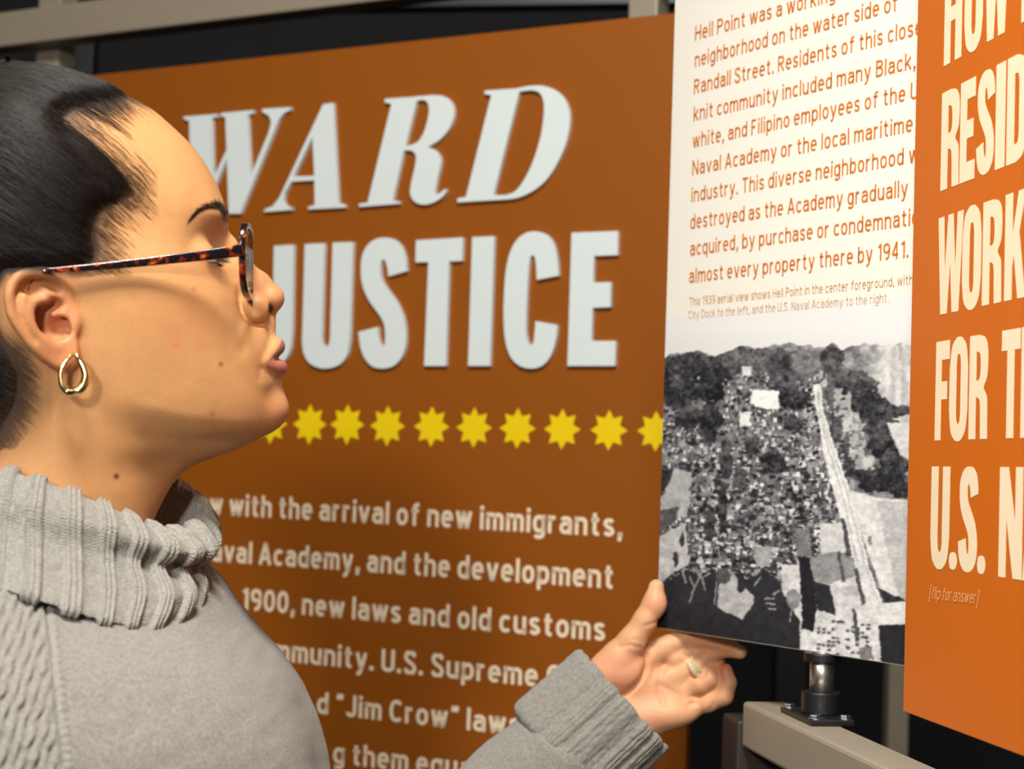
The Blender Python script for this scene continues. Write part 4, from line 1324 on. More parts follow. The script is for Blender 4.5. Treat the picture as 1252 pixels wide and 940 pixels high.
o_ = bpy.data.objects.new('join', me); COL.objects.link(o_)
md = o_.modifiers.new('r', 'REMESH'); md.mode = 'VOXEL'; md.voxel_size = 0.00095; md.use_smooth_shade = True
dg = bpy.context.evaluated_depsgraph_get()
body = bpy.data.meshes.new_from_object(o_.evaluated_get(dg))
bpy.data.objects.remove(o_)
body.name = 'person'
bv = np.empty(len(body.vertices) * 3, np.float32); body.vertices.foreach_get('co', bv); bv = bv.reshape(-1, 3)
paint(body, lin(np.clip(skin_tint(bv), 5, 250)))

sk = N('skin')
at = sk.new('ShaderNodeAttribute', attribute_name='tint')
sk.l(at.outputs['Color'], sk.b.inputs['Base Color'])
sk.b.inputs['Roughness'].default_value = 0.46
sk.b.inputs['Specular IOR Level'].default_value = 0.42
sk.b.inputs['Subsurface Weight'].default_value = 0.12
sk.b.inputs['Subsurface Radius'].default_value = (1.0, 0.35, 0.18)
sk.b.inputs['Subsurface Scale'].default_value = 0.004
tc = sk.new('ShaderNodeTexCoord')
nz = sk.new('ShaderNodeTexNoise'); nz.inputs['Scale'].default_value = 900; nz.inputs['Detail'].default_value = 2
vz = sk.new('ShaderNodeTexVoronoi'); vz.inputs['Scale'].default_value = 1300
ad = sk.new('ShaderNodeMath', operation='ADD')
sk.l(tc.outputs['Object'], nz.inputs['Vector']); sk.l(tc.outputs['Object'], vz.inputs['Vector'])
sk.l(nz.outputs['Fac'], ad.inputs[0]); sk.l(vz.outputs['Distance'], ad.inputs[1])
bp = sk.new('ShaderNodeBump'); bp.inputs['Strength'].default_value = 0.16; bp.inputs['Distance'].default_value = 0.0006
sk.l(ad.outputs[0], bp.inputs['Height']); sk.l(bp.outputs[0], sk.b.inputs['Normal'])
person = link('person', body, sk.m, None, smooth=True)
tag(person, 'person in profile in a grey turtleneck, holding the lower corner of the white flip board', 'person')
# ------------------------------------------------------------------ hair
hl = hairline(*np.broadcast_arrays(HG.ax[0][:, None], HG.ax[1][None, :]))[:, :, None]
Uc, Vc, Wc = HG.coords()
th = 9.5 * sstep(-hl, -3, 29) - 3.2
th = th + 1.1 * (vnoise(Uc + 0 * Vc, (Vc - 0.35 * Uc), 5, 40) - .5) * sstep(-hl, 0, 10)
fh = np.maximum(HG.f - th, Vc - 600)
fh = np.where((hl > 16), np.maximum(fh, HG.f + 4), fh).astype(np.float32)
# keep the hair off the ear itself
eb_ = np.abs(Wc) > ear_w(np.broadcast_to(Uc, fh.shape[:2] + (1,)), np.broadcast_to(Vc, fh.shape[:2] + (1,))) - 18
pein = inpoly(*np.broadcast_arrays(HG.ax[0][:, None], HG.ax[1][None, :]), pe * 1.0)[:, :, None]
fh = np.where(pein & eb_, 6.0, fh).astype(np.float32)
tc_ = np.interp(Uc, [-150, -100, -60, 0, 45.5, 91, 127.5, 158, 176, 220], [160, 116, 97, 87, 89.5, 97, 109.5, 124.6, 138, 190])
fh = np.maximum(fh, (tc_ - Vc) * 0.8).astype(np.float32)
HG2 = HG
P, Q = HG.mesh(fh)
P = relax(P, Q, 3, 0.5)
hair_me = fast_mesh('hair', HF.pt(P[:, 0], P[:, 1], P[:, 2]), Q)
hn = N('dark_hair')
hn.b.inputs['Base Color'].default_value = tuple(lin((24, 19, 17))) + (1,)
hn.b.inputs['Roughness'].default_value = 0.5
hn.b.inputs['Specular IOR Level'].default_value = 0.1
tc = hn.new('ShaderNodeTexCoord'); mp = hn.new('ShaderNodeMapping'); mp.inputs['Scale'].default_value = (40, 40, 900)
mp.inputs['Rotation'].default_value = (0, 0.25, 0)
nz = hn.new('ShaderNodeTexNoise'); nz.inputs['Scale'].default_value = 1.0; nz.inputs['Detail'].default_value = 3
hn.l(tc.outputs['Object'], mp.inputs['Vector']); hn.l(mp.outputs[0], nz.inputs['Vector'])
bp = hn.new('ShaderNodeBump'); bp.inputs['Strength'].default_value = 0.6; bp.inputs['Distance'].default_value = 0.001
hn.l(nz.outputs['Fac'], bp.inputs['Height']); hn.l(bp.outputs[0], hn.b.inputs['Normal'])
hair = link('hair', hair_me, hn.m, person, smooth=True)

bvh_cap = BVHTree.FromPolygons([tuple(p) for p in P], [tuple(map(int, q)) for q in Q])
bvh_head = BVHTree.FromPolygons([tuple(p) for p in np.stack(HF.inv(head_v), -1)], [tuple(map(int, q)) for q in head_q])
Cc = np.array([20.0, 240, 0]); TG = np.array([-150.0, 122, 0])


def strands(name, roots, npts, rad, m, parent, lift=(0.7, 2.8), tmax=1.0, seed=1, lead=None):
    """hair strands lying on the head, combed from their roots back to the knot"""
    r = np.random.default_rng(seed)
    out, rr, cnt = [], [], []
    for i, p0 in enumerate(roots):
        tm = tmax if np.isscalar(tmax) else tmax[i]
        lf = r.uniform(*lift)
        ph, am = r.uniform(0, 6.28), r.normal(0, 0.7)
        tgt = TG + np.array([0, r.normal(0, 12), r.normal(0, 16)])
        pts = []
        for j in range(npts):
            t = tm * j / (npts - 1)
            p = p0 * (1 - t) + tgt * t
            p = p + np.array([0, am * math.sin(3.1 * t / max(tm, .2) + ph) * min(1, 4 * t), am * .6 * math.cos(2.3 * t + ph) * min(1, 4 * t)])
            d = p - Cc; d /= np.linalg.norm(d)
            h = bvh_cap.ray_cast(Vector(Cc), Vector(d))
            if h[0] is None: break
            q = np.array(h[0])
            h2 = bvh_head.ray_cast(Vector(Cc), Vector(d))
            if h2[0] is not None and 0 < (np.array(h2[0]) - q) @ d < 9: q = np.array(h2[0])
            pts.append(q + d * (lf * min(1, 0.25 + 5 * t / max(tm, .05)) + (-1.2 * (1 - min(1, 9 * t)) if lead is None else lead * (1 - min(1, t / max(tm, .01) * 2)))))
        if len(pts) < 3 or any(np.linalg.norm(x - y) > 40 for x, y in zip(pts[:-1], pts[1:])) or max(abs(x[2]) for x in pts) > 147: continue
        out += pts; cnt.append(len(pts))
        x = np.linspace(0, 1, len(pts))
        rr += list((rad[i] if not np.isscalar(rad) else rad) * np.clip(0.35 + 3 * x, 0, 1))
    o = np.array(out)
    W3 = HF.pt(o[:, 0], o[:, 1], o[:, 2]).astype(np.float32)
    hc = bpy.data.hair_curves.new(name)
    hc.add_curves(cnt)
    hc.attributes['position'].data.foreach_set('vector', W3.ravel())
    ra = hc.attributes.get('radius') or hc.attributes.new('radius', 'FLOAT', 'POINT')
    ra.data.foreach_set('value', np.array(rr, np.float32))
    ob = bpy.data.objects.new(name, hc); COL.objects.link(ob)
    hc.materials.append(m); ob.parent = parent
    return ob


def surf(u, v, side):
    """point of the hair cap or head seen at (u, v) from the near (-1) or far (+1) side, in head units"""
    h = bvh_cap.ray_cast(Vector((u, v, side * 400.0)), Vector((0, 0, -side)))
    return None if h[0] is None else np.array(h[0])


hs = N('hair_strand')
hs.b.inputs['Roughness'].default_value = 0.4
hs.b.inputs['Specular IOR Level'].default_value = 0.24
inf = hs.new('ShaderNodeHairInfo'); rmp = hs.new('ShaderNodeValToRGB')
rmp.color_ramp.elements[0].color = tuple(lin((13, 10, 9))) + (1,)
rmp.color_ramp.elements[1].color = tuple(lin((33, 25, 21))) + (1,)
hs.l(inf.outputs['Random'], rmp.inputs[0]); hs.l(rmp.outputs[0], hs.b.inputs['Base Color'])
rr_ = np.random.default_rng(11)
roots = []
hp = np.array(cr([tuple(p) for p in HAIRLINE[:16]], 12))
while len(roots) < 10500:                                   # along the hairline
    q = hp[rr_.integers(len(hp))] + rr_.normal(0, 1, 2) * np.array([3.5, 3]) - np.array([5, 0])
    s_ = -1 if rr_.random() < .72 else 1
    p = surf(q[0], q[1], s_)
    if p is not None: roots.append(p)
while len(roots) < 13000:                                  # all over
    q = np.array([rr_.uniform(-110, 170), rr_.uniform(88, 560)])
    if hairline(q[:1], q[1:])[0] > -2: continue
    p = surf(q[0], q[1], -1 if rr_.random() < .75 else 1)
    if p is not None: roots.append(p)
for w_ in rr_.uniform(-110, 110, 900):                     # over the forehead centre
    b_ = bvh_cap.ray_cast(Vector((rr_.uniform(120, 168), -50.0, w_)), Vector((0, 1, 0)))
    if b_[0] is not None and b_[0][1] < 200: roots.append(np.array(b_[0]))
strands('hair_strand', roots, 20, 0.00013, hs.m, hair, seed=2)
# fine short hair in front of the hairline and at the nape
fh_ = N('fine_hair'); fh_.b.inputs['Base Color'].default_value = tuple(lin((76, 54, 38))) + (1,); fh_.b.inputs['Roughness'].default_value = 0.45
fine, ft = [], []
while len(fine) < 1700:
    q = np.array([rr_.uniform(70, 190), rr_.uniform(118, 352)])
    h_ = hairline(q[:1], q[1:])[0]
    if not (3 < h_ < 42 * rr_.random() ** 1.4): continue
    h = bvh_cap.ray_cast(Vector((q[0], q[1], -400.0)), Vector((0, 0, 1)))
    if h[0] is not None:
        fine.append(np.array(h[0])); ft.append(rr_.uniform(.05, .16))
while len(fine) < 3200:
    q = np.array([rr_.uniform(-30, 60), rr_.uniform(430, 560)])
    h_ = hairline(q[:1], q[1:])[0]
    if not (-4 < h_ < 26 * rr_.random() ** 1.3): continue
    h = bvh_cap.ray_cast(Vector((q[0], q[1], -400.0)), Vector((0, 0, 1)))
    if h[0] is not None:
        fine.append(np.array(h[0])); ft.append(rr_.uniform(.04, .12))
strands('fine_hair', fine, 7, 0.000045, fh_.m, hair, lift=(0.3, 1.6), tmax=ft, seed=5, lead=0.0)

# eyebrows and lashes: short strands on the skin
bv_l = np.stack(HF.inv(bv[bv[:, 1] < 1.2]), -1)


def short_hair(name, segs, rad, m, parent):
    n = len(segs[0]); W3 = HF.pt(*np.concatenate(segs).T).astype(np.float32)
    hc = bpy.data.hair_curves.new(name); hc.add_curves([n] * len(segs))
    hc.attributes['position'].data.foreach_set('vector', W3.ravel())
    ra = hc.attributes.get('radius') or hc.attributes.new('radius', 'FLOAT', 'POINT')
    ra.data.foreach_set('value', np.tile(np.linspace(1, .3, n) * rad, len(segs)).astype(np.float32))
    ob = bpy.data.objects.new(name, hc); COL.objects.link(ob); hc.materials.append(m); ob.parent = parent
    return ob


dk = N('brow_hair'); dk.b.inputs['Base Color'].default_value = tuple(lin((30, 21, 16))) + (1,); dk.b.inputs['Roughness'].default_value = 0.45
bc_ = cr([(230, 281, 1), (239, 271, 2.2), (248.5, 265, 3.2), (258, 261.5, 4.2), (267, 261.5, 5.5), (272, 265.5, 6.5), (273.5, 270.5, 5.5)], 6)
for s_ in (-1, 1):
    segs = []
    while len(segs) < 280:
        i = rr_.integers(len(bc_) - 1); q = bc_[i]; nx = bc_[i + 1]
        c = np.array(q[:2]) + rr_.normal(0, .5, 2) * q[2]
        tdir = np.array(q[:2]) - np.array(nx[:2]); tdir = tdir / (np.linalg.norm(tdir) + 1e-6) + np.array([0, -.55]) * rr_.random()
        L = rr_.uniform(5, 11); pts = []
        for t in (0, .4, 1):
            p = c + tdir * L * t
            h = bvh_head.ray_cast(Vector((p[0], p[1], s_ * 300.0)), Vector((0, 0, -s_)))
            if h[0] is None: break
            pts.append(np.array(h[0]) + np.array(h[1]) * (0.3 + 0.8 * t))
        if len(pts) == 3 and abs(pts[0][2]) > 12: segs.append(np.array(pts))
    short_hair('eyebrow', segs, 0.00008, dk.m, person)
    segs = []
    for t in np.linspace(-1, 1, 90):
        w0 = 61 + 25 * t + rr_.normal(0, .4)
        uu = 238 + math.sqrt(max(4, 27 ** 2 - (w0 - 61) ** 2)) - .5
        for vv_0, dvv, L in ((323.5, rr_.uniform(-.1, .35), rr_.uniform(11, 17)), (328.5, rr_.uniform(.3, .6), rr_.uniform(4, 7))):
            b0 = np.array([uu, vv_0, w0]); d = np.array([1, dvv, .35 * t + .1])
            mid = b0 + d * L * .5 + np.array([0, 1.5, 0])
            segs.append(np.array([b0, mid, b0 + d * L]) * np.array([1, 1, s_]))
    short_hair('eyelash', segs, 0.00010, dk.m, person)

# the knot the hair is combed into, at the back of the head
bb = bmesh.new()
bmesh.ops.create_uvsphere(bb, u_segments=72, v_segments=48, radius=1.0)
bunv = []
for vtx in bb.verts:
    x, y, z = vtx.co
    tw = math.atan2(z, y) * 5 + x * 5
    r = 1 + 0.035 * math.sin(tw * 2) + 0.02 * math.sin(tw * 7)
    q = HF.pt(-168 + 44 * x * r, 128 + 50 * y * r, 50 * z * r)
    vtx.co = tuple(q)
bme = bpy.data.meshes.new('hair_bun'); bb.to_mesh(bme); bb.free()
link('hair_bun', bme, hn.m, hair, smooth=True)
# ------------------------------------------------------------------ knitwear
def knit(name, rgb, pu, pv, bump_d, extra=None):
    n = N(name)
    uvn = n.new('ShaderNodeUVMap', uv_map='yarn'); sp = n.new('ShaderNodeSeparateXYZ'); n.l(uvn.outputs[0], sp.inputs[0])
    def mth(op, a, b=None, c=None):
        x = n.new('ShaderNodeMath', operation=op)
        for i, q in enumerate((a, b, c)):
            if q is None: continue
            if isinstance(q, (int, float)): x.inputs[i].default_value = q
            else: n.l(q, x.inputs[i])
        return x.outputs[0]
    fu = mth('FRACT', mth('DIVIDE', sp.outputs[0], pu))
    tri = mth('ABSOLUTE', mth('SUBTRACT', fu, 0.5))
    arg = mth('MULTIPLY', mth('ADD', mth('DIVIDE', sp.outputs[1], pv), mth('MULTIPLY', tri, 1.1)), 6.2832)
    st = mth('MULTIPLY_ADD', mth('SINE', arg), 0.5, 0.5)
    legs = mth('SUBTRACT', 1.0, mth('ABSOLUTE', mth('SUBTRACT', mth('MULTIPLY', tri, 4.0), 1.0)))
    tc = n.new('ShaderNodeTexCoord')
    n1 = n.new('ShaderNodeTexNoise'); n1.inputs['Scale'].default_value = 520; n1.inputs['Detail'].default_value = 3
    n2 = n.new('ShaderNodeTexNoise'); n2.inputs['Scale'].default_value = 220; n2.inputs['Detail'].default_value = 2
    n3 = n.new('ShaderNodeTexNoise'); n3.inputs['Scale'].default_value = 2600; n3.inputs['Detail'].default_value = 1
    for q in (n1, n2, n3): n.l(tc.outputs['Object'], q.inputs['Vector'])
    h = mth('ADD', mth('MULTIPLY', st, 0.55), mth('ADD', mth('MULTIPLY', legs, 0.5), mth('MULTIPLY', n1.outputs['Fac'], 1.1)))
    bp = n.new('ShaderNodeBump'); bp.inputs['Strength'].default_value = 0.8; bp.inputs['Distance'].default_value = bump_d
    n.l(h, bp.inputs['Height']); n.l(bp.outputs[0], n.b.inputs['Normal'])
    val = mth('ADD', mth('MULTIPLY', mth('SUBTRACT', n1.outputs['Fac'], .5), 1.0), mth('ADD', mth('MULTIPLY', mth('SUBTRACT', n2.outputs['Fac'], .5), 0.25), mth('MULTIPLY', mth('SUBTRACT', n3.outputs['Fac'], .5), 0.8)))
    val = mth('ADD', mth('ADD', val, mth('MULTIPLY', mth('SUBTRACT', st, .5), .14)), 1.0)
    sc = n.new('ShaderNodeVectorMath', operation='SCALE'); sc.inputs[0].default_value = tuple(lin(rgb))
    n.l(val, sc.inputs['Scale']); n.l(sc.outputs[0], n.b.inputs['Base Color'])
    n.b.inputs['Roughness'].default_value = 0.9
    n.b.inputs['Specular IOR Level'].default_value = 0.15
    n.b.inputs['Sheen Weight'].default_value = 0.25
    n.b.inputs['Sheen Roughness'].default_value = 0.5
    return n.m


M['knit'] = knit('grey_knit', (148, 146, 140), 0.0024, 0.0019, 0.0006)
M['rib'] = knit('grey_rib_knit', (146, 144, 138), 0.0024, 0.0019, 0.0006)


def cyc(p, n):
    """closed Catmull-Rom through the points p, n samples"""
    p = np.asarray(p, float); m = len(p)
    t = np.linspace(0, m, n, endpoint=False); i = t.astype(int); f = (t - i)[:, None]
    a, b, c, d = p[(i - 1) % m], p[i % m], p[(i + 1) % m], p[(i + 2) % m]
    return 0.5 * (2 * b + (c - a) * f + (2 * a - 5 * b + 4 * c - d) * f ** 2 + (3 * b - a - 3 * c + d) * f ** 3)


def loft(loops, nu, per):
    """loops: control rings of equal count -> (nv, nu, 3) grid"""
    R = np.array([cyc(l, nu) for l in loops])
    m = len(R)
    q = np.concatenate([2 * R[:1] - R[1:2], R, 2 * R[-1:] - R[-2:-1]])
    out = []
    for i in range(1, m):
        for t in np.linspace(0, 1, per, endpoint=False):
            a, b, c, d = q[i - 1], q[i], q[i + 1], q[i + 2]
            out.append(0.5 * (2 * b + (c - a) * t + (2 * a - 5 * b + 4 * c - d) * t * t + (3 * b - a - 3 * c + d) * t ** 3))
    out.append(R[-1])
    return np.array(out)


def grid_normals(G):
    du_ = np.roll(G, -1, 1) - np.roll(G, 1, 1)
    dv_ = np.gradient(G, axis=0)
    n = np.cross(du_, dv_); n /= np.linalg.norm(n, axis=2)[..., None] + 1e-12
    return n


def grid_obj(name, G, m, parent, uv_u, uv_v):
    nv, nu = G.shape[:2]
    idx = np.arange(nv * nu).reshape(nv, nu)
    nx = np.roll(idx, -1, 1)
    q = np.stack([idx[:-1], nx[:-1], nx[1:], idx[1:]], -1).reshape(-1, 4)
    me = fast_mesh(name, G.reshape(-1, 3), q)
    uvl = me.uv_layers.new(name='yarn')
    U1 = np.concatenate([uv_u, [uv_u[-1] + (uv_u[-1] - uv_u[-2])]])
    uu = np.stack([np.broadcast_to(U1[:-1], (nv - 1, nu)), np.broadcast_to(U1[1:], (nv - 1, nu))], -1)
    V0 = np.broadcast_to(uv_v[:-1, None], (nv - 1, nu)); V1 = np.broadcast_to(uv_v[1:, None], (nv - 1, nu))
    uvs = np.stack([np.stack([uu[..., 0], V0], -1), np.stack([uu[..., 1], V0], -1), np.stack([uu[..., 1], V1], -1), np.stack([uu[..., 0], V1], -1)], 2).reshape(-1, 2)
    uvl.data.foreach_set('uv', uvs.astype(np.float32).ravel())
    return link(name, me, m, parent, smooth=True)


def arc_v(G): return np.concatenate([[0], np.cumsum(np.linalg.norm(np.diff(G, axis=0), axis=2).mean(1))])
def arc_u(G):
    d = np.linalg.norm(np.roll(G, -1, 1) - G, axis=2).mean(0)
    return np.concatenate([[0], np.cumsum(d)[:-1]])


ring = lambda pts: [A(*p) for p in pts]
# trunk: rings F, FN, N, BN, B, BF, Fa, FF (front, near side, back, far side)
TR = [
    [(222, 690, 0), (178, 706, -.048), (108, 702, -.076), (0, 676, -.08), (-88, 660, 0), (0, 650, .076), (108, 668, .076), (204, 668, .048)],
    [(262, 707, .01), (196, 748, -.080), (100, 748, -.112), (-30, 728, -.13), (-130, 720, 0), (-30, 696, .13), (112, 694, .13), (238, 688, .09)],
    [(314, 774, .03), (262, 822, -.105), (92, 812, -.168), (-80, 792, -.18), (-190, 790, 0), (-60, 756, .19), (140, 742, .20), (276, 731, .14)],
    [(350, 824, .03), (304, 888, -.118), (84, 884, -.196), (-110, 872, -.205), (-215, 870, 0), (-60, 836, .22), (170, 800, .235), (322, 789, .16)],
    [(376, 893, .02), (334, 960, -.125), (78, 972, -.212), (-122, 972, -.215), (-225, 972, 0), (-60, 930, .24), (180, 884, .25), (360, 849, .16)],
    [(391, 975, 0), (348, 1055, -.13), (74, 1078, -.216), (-124, 1078, -.22), (-225, 1078, 0), (-60, 1030, .24), (170, 980, .25), (380, 930, .15)],
    [(412, 1120, 0), (345, 1210, -.13), (72, 1250, -.20), (-115, 1250, -.20), (-212, 1240, 0), (-50, 1180, .20), (160, 1140, .21), (385, 1080, .14)],
    [(396, 1400, 0), (330, 1490, -.13), (72, 1530, -.19), (-105, 1530, -.19), (-196, 1510, 0), (-45, 1450, .19), (150, 1410, .20), (366, 1360, .14)],
    [(388, 1600, 0), (325, 1700, -.13), (74, 1750, -.19), (-100, 1750, -.19), (-190, 1720, 0), (-45, 1650, .19), (150, 1600, .20), (362, 1560, .14)],
]
G = loft([ring(t) for t in TR], 560, 44)
nrm = grid_normals(G)
cen = G.mean(1, keepdims=True)
if ((G - cen) * nrm).sum() < 0: nrm = -nrm
px = proj(G.reshape(-1, 3)).reshape(G.shape[0], G.shape[1], 2)
nearm = ((G - HF.H) @ HF.d) < 0.02
# raglan seam and the cabled sleeve behind it, broad soft folds
seam = np.interp(px[..., 1], [735, 790, 850, 940, 1100], [58, 65, 70, 78, 92])
ds = px[..., 0] - seam
wob = (vnoise(px[..., 0], px[..., 1], 12, 61) - .5) * 5
ph = (px[..., 0] * .83 + px[..., 1] * 0.30 + wob * 1.0) / 11.0 * 2 * np.pi
cab = np.sin(ph) * (0.55 + 0.45 * np.sin(px[..., 1] / 5.5 + np.floor(ph / (2 * np.pi)) * 2.1))
disp = nearm * (ds < -3) * sstep(-ds, 3, 9) * cab * 0.0016
disp += nearm * (-0.0022 * np.exp(-(ds / 2.2) ** 2) + 0.0011 * np.exp(-((ds - 6) / 3) ** 2) * (0.5 + 0.5 * np.sin(px[..., 1] / 1.6)))
disp += 0.0034 * (vnoise(px[..., 0] * .8, px[..., 1] * .8, 70, 62) - .5) + 0.0008 * (vnoise(px[..., 0], px[..., 1], 17, 63) - .5)
G = G + nrm * disp[..., None]
sweater = grid_obj('sweater', G, M['knit'], person, arc_u(G), arc_v(G))

# folded turtleneck, a ribbed roll leaning forward
CR = [
    [(186, 706, 0), (168, 706, -.03), (100, 694, -.056), (0, 656, -.052), (-58, 646, 0), (0, 642, .052), (100, 664, .056), (182, 678, .038)],
    [(238, 646, .01), (196, 658, -.034), (115, 625, -.0575), (22, 592, -.053), (-42, 578, 0), (12, 578, .053), (115, 588, .057), (210, 604, .044)],
    [(249, 633, .012), (204, 649, -.042), (116, 615, -.066), (18, 580, -.062), (-52, 566, 0), (8, 566, .062), (115, 577, .066), (216, 592, .054)],
    [(264, 660, .004), (229, 675, -.056), (121, 642, -.083), (12, 608, -.080), (-66, 592, 0), (5, 590, .078), (118, 600, .082), (237, 618, .058)],
    [(246, 686, .000), (208, 693, -.054), (119, 680, -.086), (8, 650, -.086), (-76, 636, 0), (0, 630, .082), (118, 640, .084), (228, 655, .052)],
    [(251, 708, .000), (222, 728, -.070), (121, 723, -.102), (4, 693, -.103), (-90, 682, 0), (-5, 678, .092), (120, 690, .092), (234, 688, .055)],
    [(249, 733, -.002), (206, 762, -.086), (118, 754, -.119), (0, 718, -.121), (-98, 706, 0), (-6, 700, .10), (120, 716, .10), (231, 714, .058)],
    [(240, 734, -.002), (198, 757, -.079), (116, 749, -.112), (3, 714, -.114), (-90, 700, 0), (-2, 694, .092), (118, 710, .092), (222, 710, .05)],
]
NU = 1512
G = loft([ring(t) for t in CR], NU, 26)
nrm = grid_normals(G)
cen = G.mean(1, keepdims=True)
if ((G[60:150] - cen[60:150]) * nrm[60:150]).sum() < 0: nrm = -nrm
uu = np.arange(NU) / NU; au = arc_u(G); av = arc_v(G)
RIBS = 22
warp = uu * RIBS + 0.10 * np.sin(uu * 2 * np.pi * 5)
# around 22 raised ribs of three knit columns between sunken purl bands
fr_ = warp - np.floor(warp)
rise = sstep(fr_, .04, .14) * (1 - sstep(fr_, .50, .60))
colm = 0.5 + 0.5 * np.cos((fr_ - .32) / .46 * 3 * 2 * np.pi)
vcoord = av[:, None]
purl = 0.5 + 0.5 * np.sin(vcoord / 0.0021 * 2 * np.pi + 2.5 * np.sin(warp[None, :] * 2 * np.pi * 6))
jag = vnoise(np.broadcast_to(uu[None, :] * 900, G.shape[:2]), np.broadcast_to(vcoord * 2500, G.shape[:2]), 14, 71) - .5
outer = sstep(np.arange(len(G)) / 26.0, 1.0, 1.6)[:, None]
disp = outer * (rise[None, :] * 0.0030 + rise[None, :] * colm[None, :] * 0.0010 + (1 - rise[None, :]) * purl * 0.0006 + jag * 0.0010)
disp = disp * (1 - 0.6 * sstep(np.arange(len(G)) / 26.0, 6.2, 7.0)[:, None])
G = G + nrm * disp[..., None]
edge = sstep(np.arange(len(G)) / 26.0, 5.4, 6.2)[:, None]
G[..., 2] += edge * 0.0016 * (vnoise(np.broadcast_to(uu[None, :] * 2000, G.shape[:2]), 0 * G[..., 0], 9, 72) - .5)
grid_obj('turtleneck_collar', G, M['rib'], sweater, au, av)


# left sleeve: from the far shoulder down to the elbow and up to the wrist
def tube_grid(pts, nu, per):
    p = np.array(cr(pts, per)); c, r = p[:, :3], p[:, 3]
    t = np.gradient(c, axis=0); t /= np.linalg.norm(t, axis=1)[:, None]
    n = np.cross(t[0], [0, .3, 1.0]); n /= np.linalg.norm(n); G_ = []
    th = np.linspace(0, 2 * np.pi, nu, endpoint=False)
    for i in range(len(c)):
        n = n - t[i] * (n @ t[i]); n /= np.linalg.norm(n); b = np.cross(t[i], n)
        G_.append(c[i] + r[i] * (np.cos(th)[:, None] * n + np.sin(th)[:, None] * b))
    return np.array(G_), c, t


CUFF_L = 0.072
cuff0 = wrist - wdir * CUFF_L
shp = A(110, 920, .185)
G, c_, t_ = tube_grid([np.append(A(40, 900, .12), .07), np.append(shp, .075), np.append((shp + elbow) / 2 + np.array([0, .02, -.03]), .062), np.append(elbow, .054), np.append(cuff0 - wdir * .075, .049), np.append(cuff0 - wdir * .01, .0495), np.append(cuff0 + wdir * .012, .049)], 160, 34)
nrm = grid_normals(G)
if ((G - G.mean(1, keepdims=True)) * nrm).sum() < 0: nrm = -nrm
i_ = np.arange(G.shape[0])[:, None] * 4.0; j_ = np.arange(160)[None, :] * 4.0
G = G + nrm * (0.004 * (vnoise(i_ + 0 * j_, j_ + 0 * i_, 60, 64) - .5) + 0.0012 * (vnoise(i_ + 0 * j_, j_ + 0 * i_, 14, 65) - .5))[..., None]
grid_obj('sleeve', G, M['knit'], sweater, arc_u(G), arc_v(G))

# turned-back ribbed cuff
prof = [(-.002, .0505), (-.004, .0540), (.000, .0572), (.006, .0585), (.020, .0580), (.040, .0572), (.058, .0570), (.068, .0570), (.0735, .0555), (.0745, .0520), (.070, .0490), (.050, .0470), (.02, .0460)]
G, c_, t_ = tube_grid([np.append(cuff0 + wdir * q, r) for q, r in [(-.0, .05), (.02, .05)]], 900, 2)
ax0 = t_[0]; n0 = G[0, 0] - c_[0]; n0 /= np.linalg.norm(n0); b0 = np.cross(ax0, n0)
th = np.linspace(0, 2 * np.pi, 900, endpoint=False)
pr = np.array(cr(prof, 12))
# the cuff is flattened: wider across the picture than it is deep
wide = np.cross(HDF.d, wdir); wide /= np.linalg.norm(wide); thin = np.cross(wdir, wide)
G = np.array([cuff0 + wdir * q + r * (np.cos(th)[:, None] * wide * 1.0 + np.sin(th)[:, None] * thin * 0.80) for q, r in pr])
nrm = grid_normals(G)
k0 = slice(36, 84)
if ((G[k0] - G.mean(1, keepdims=True)[k0]) * nrm[k0]).sum() < 0: nrm = -nrm
au, av = arc_u(G), arc_v(G)
wr = np.arange(900) / 900.0 * 15 + 0.12 * np.sin(np.arange(900) / 900.0 * 2 * np.pi * 7)
fr_ = wr - np.floor(wr)
rise = sstep(fr_, .03, .18) * (1 - sstep(fr_, .70, .88))
colm = 0.5 + 0.5 * np.cos((fr_ - .44) / .6 * 3 * 2 * np.pi)
outer = sstep(np.arange(len(G)) / 12.0, 1.0, 2.2) * (1 - sstep(np.arange(len(G)) / 12.0, 8, 9.5))
jag = vnoise(np.broadcast_to(np.arange(900)[None, :] * 2.0, G.shape[:2]), np.broadcast_to(av[:, None] * 3000, G.shape[:2]), 12, 73) - .5
G = G + nrm * (outer[:, None] * (rise[None, :] * 0.0019 + rise[None, :] * colm[None, :] * 0.0006 + jag * 0.0010))[..., None]
grid_obj('cuff', G, M['rib'], sweater, au, av)

# trousers, below the frame, so that the figure stands on the floor
M['cloth'] = mat('dark_trouser_cloth', (38, 40, 48), 0.85, noise=(300, 0.1))
hipc = HF.H + HF.d * 0.0
fwd = np.cross(HF.d, [0, 0, 1.0]); fwd = fwd / np.linalg.norm(fwd)
bot = G[-1].mean(0)
hip = np.array([A(95, 1700, 0)[0], A(95, 1700, 0)[1], 0])
tr = bmesh.new()
for s_ in (-1, 1):
    base = hip + HF.d * 0.095 * s_
    v, q, caps = tube([np.append(base + np.array([0, 0, .93]), .115), np.append(base + np.array([0, 0, .80]), .105), np.append(base + np.array([0, 0, .48]), .072), np.append(base + np.array([0, 0, .12]), .062), np.append(base + np.array([0, 0, .0]), .064)])
    vs = [tr.verts.new(tuple(p)) for p in v]
    for fc in q + caps: tr.faces.new([vs[i] for i in fc])
v, q, caps = tube([np.append(hip + np.array([0, 0, .80]), .15), np.append(hip + np.array([0, 0, .95]), .165), np.append(hip + np.array([0, 0, 1.0]), .15)])
vs = [tr.verts.new(tuple(p)) for p in v]
for fc in q + caps: tr.faces.new([vs[i] for i in fc])
bmesh.ops.recalc_face_normals(tr, faces=tr.faces)
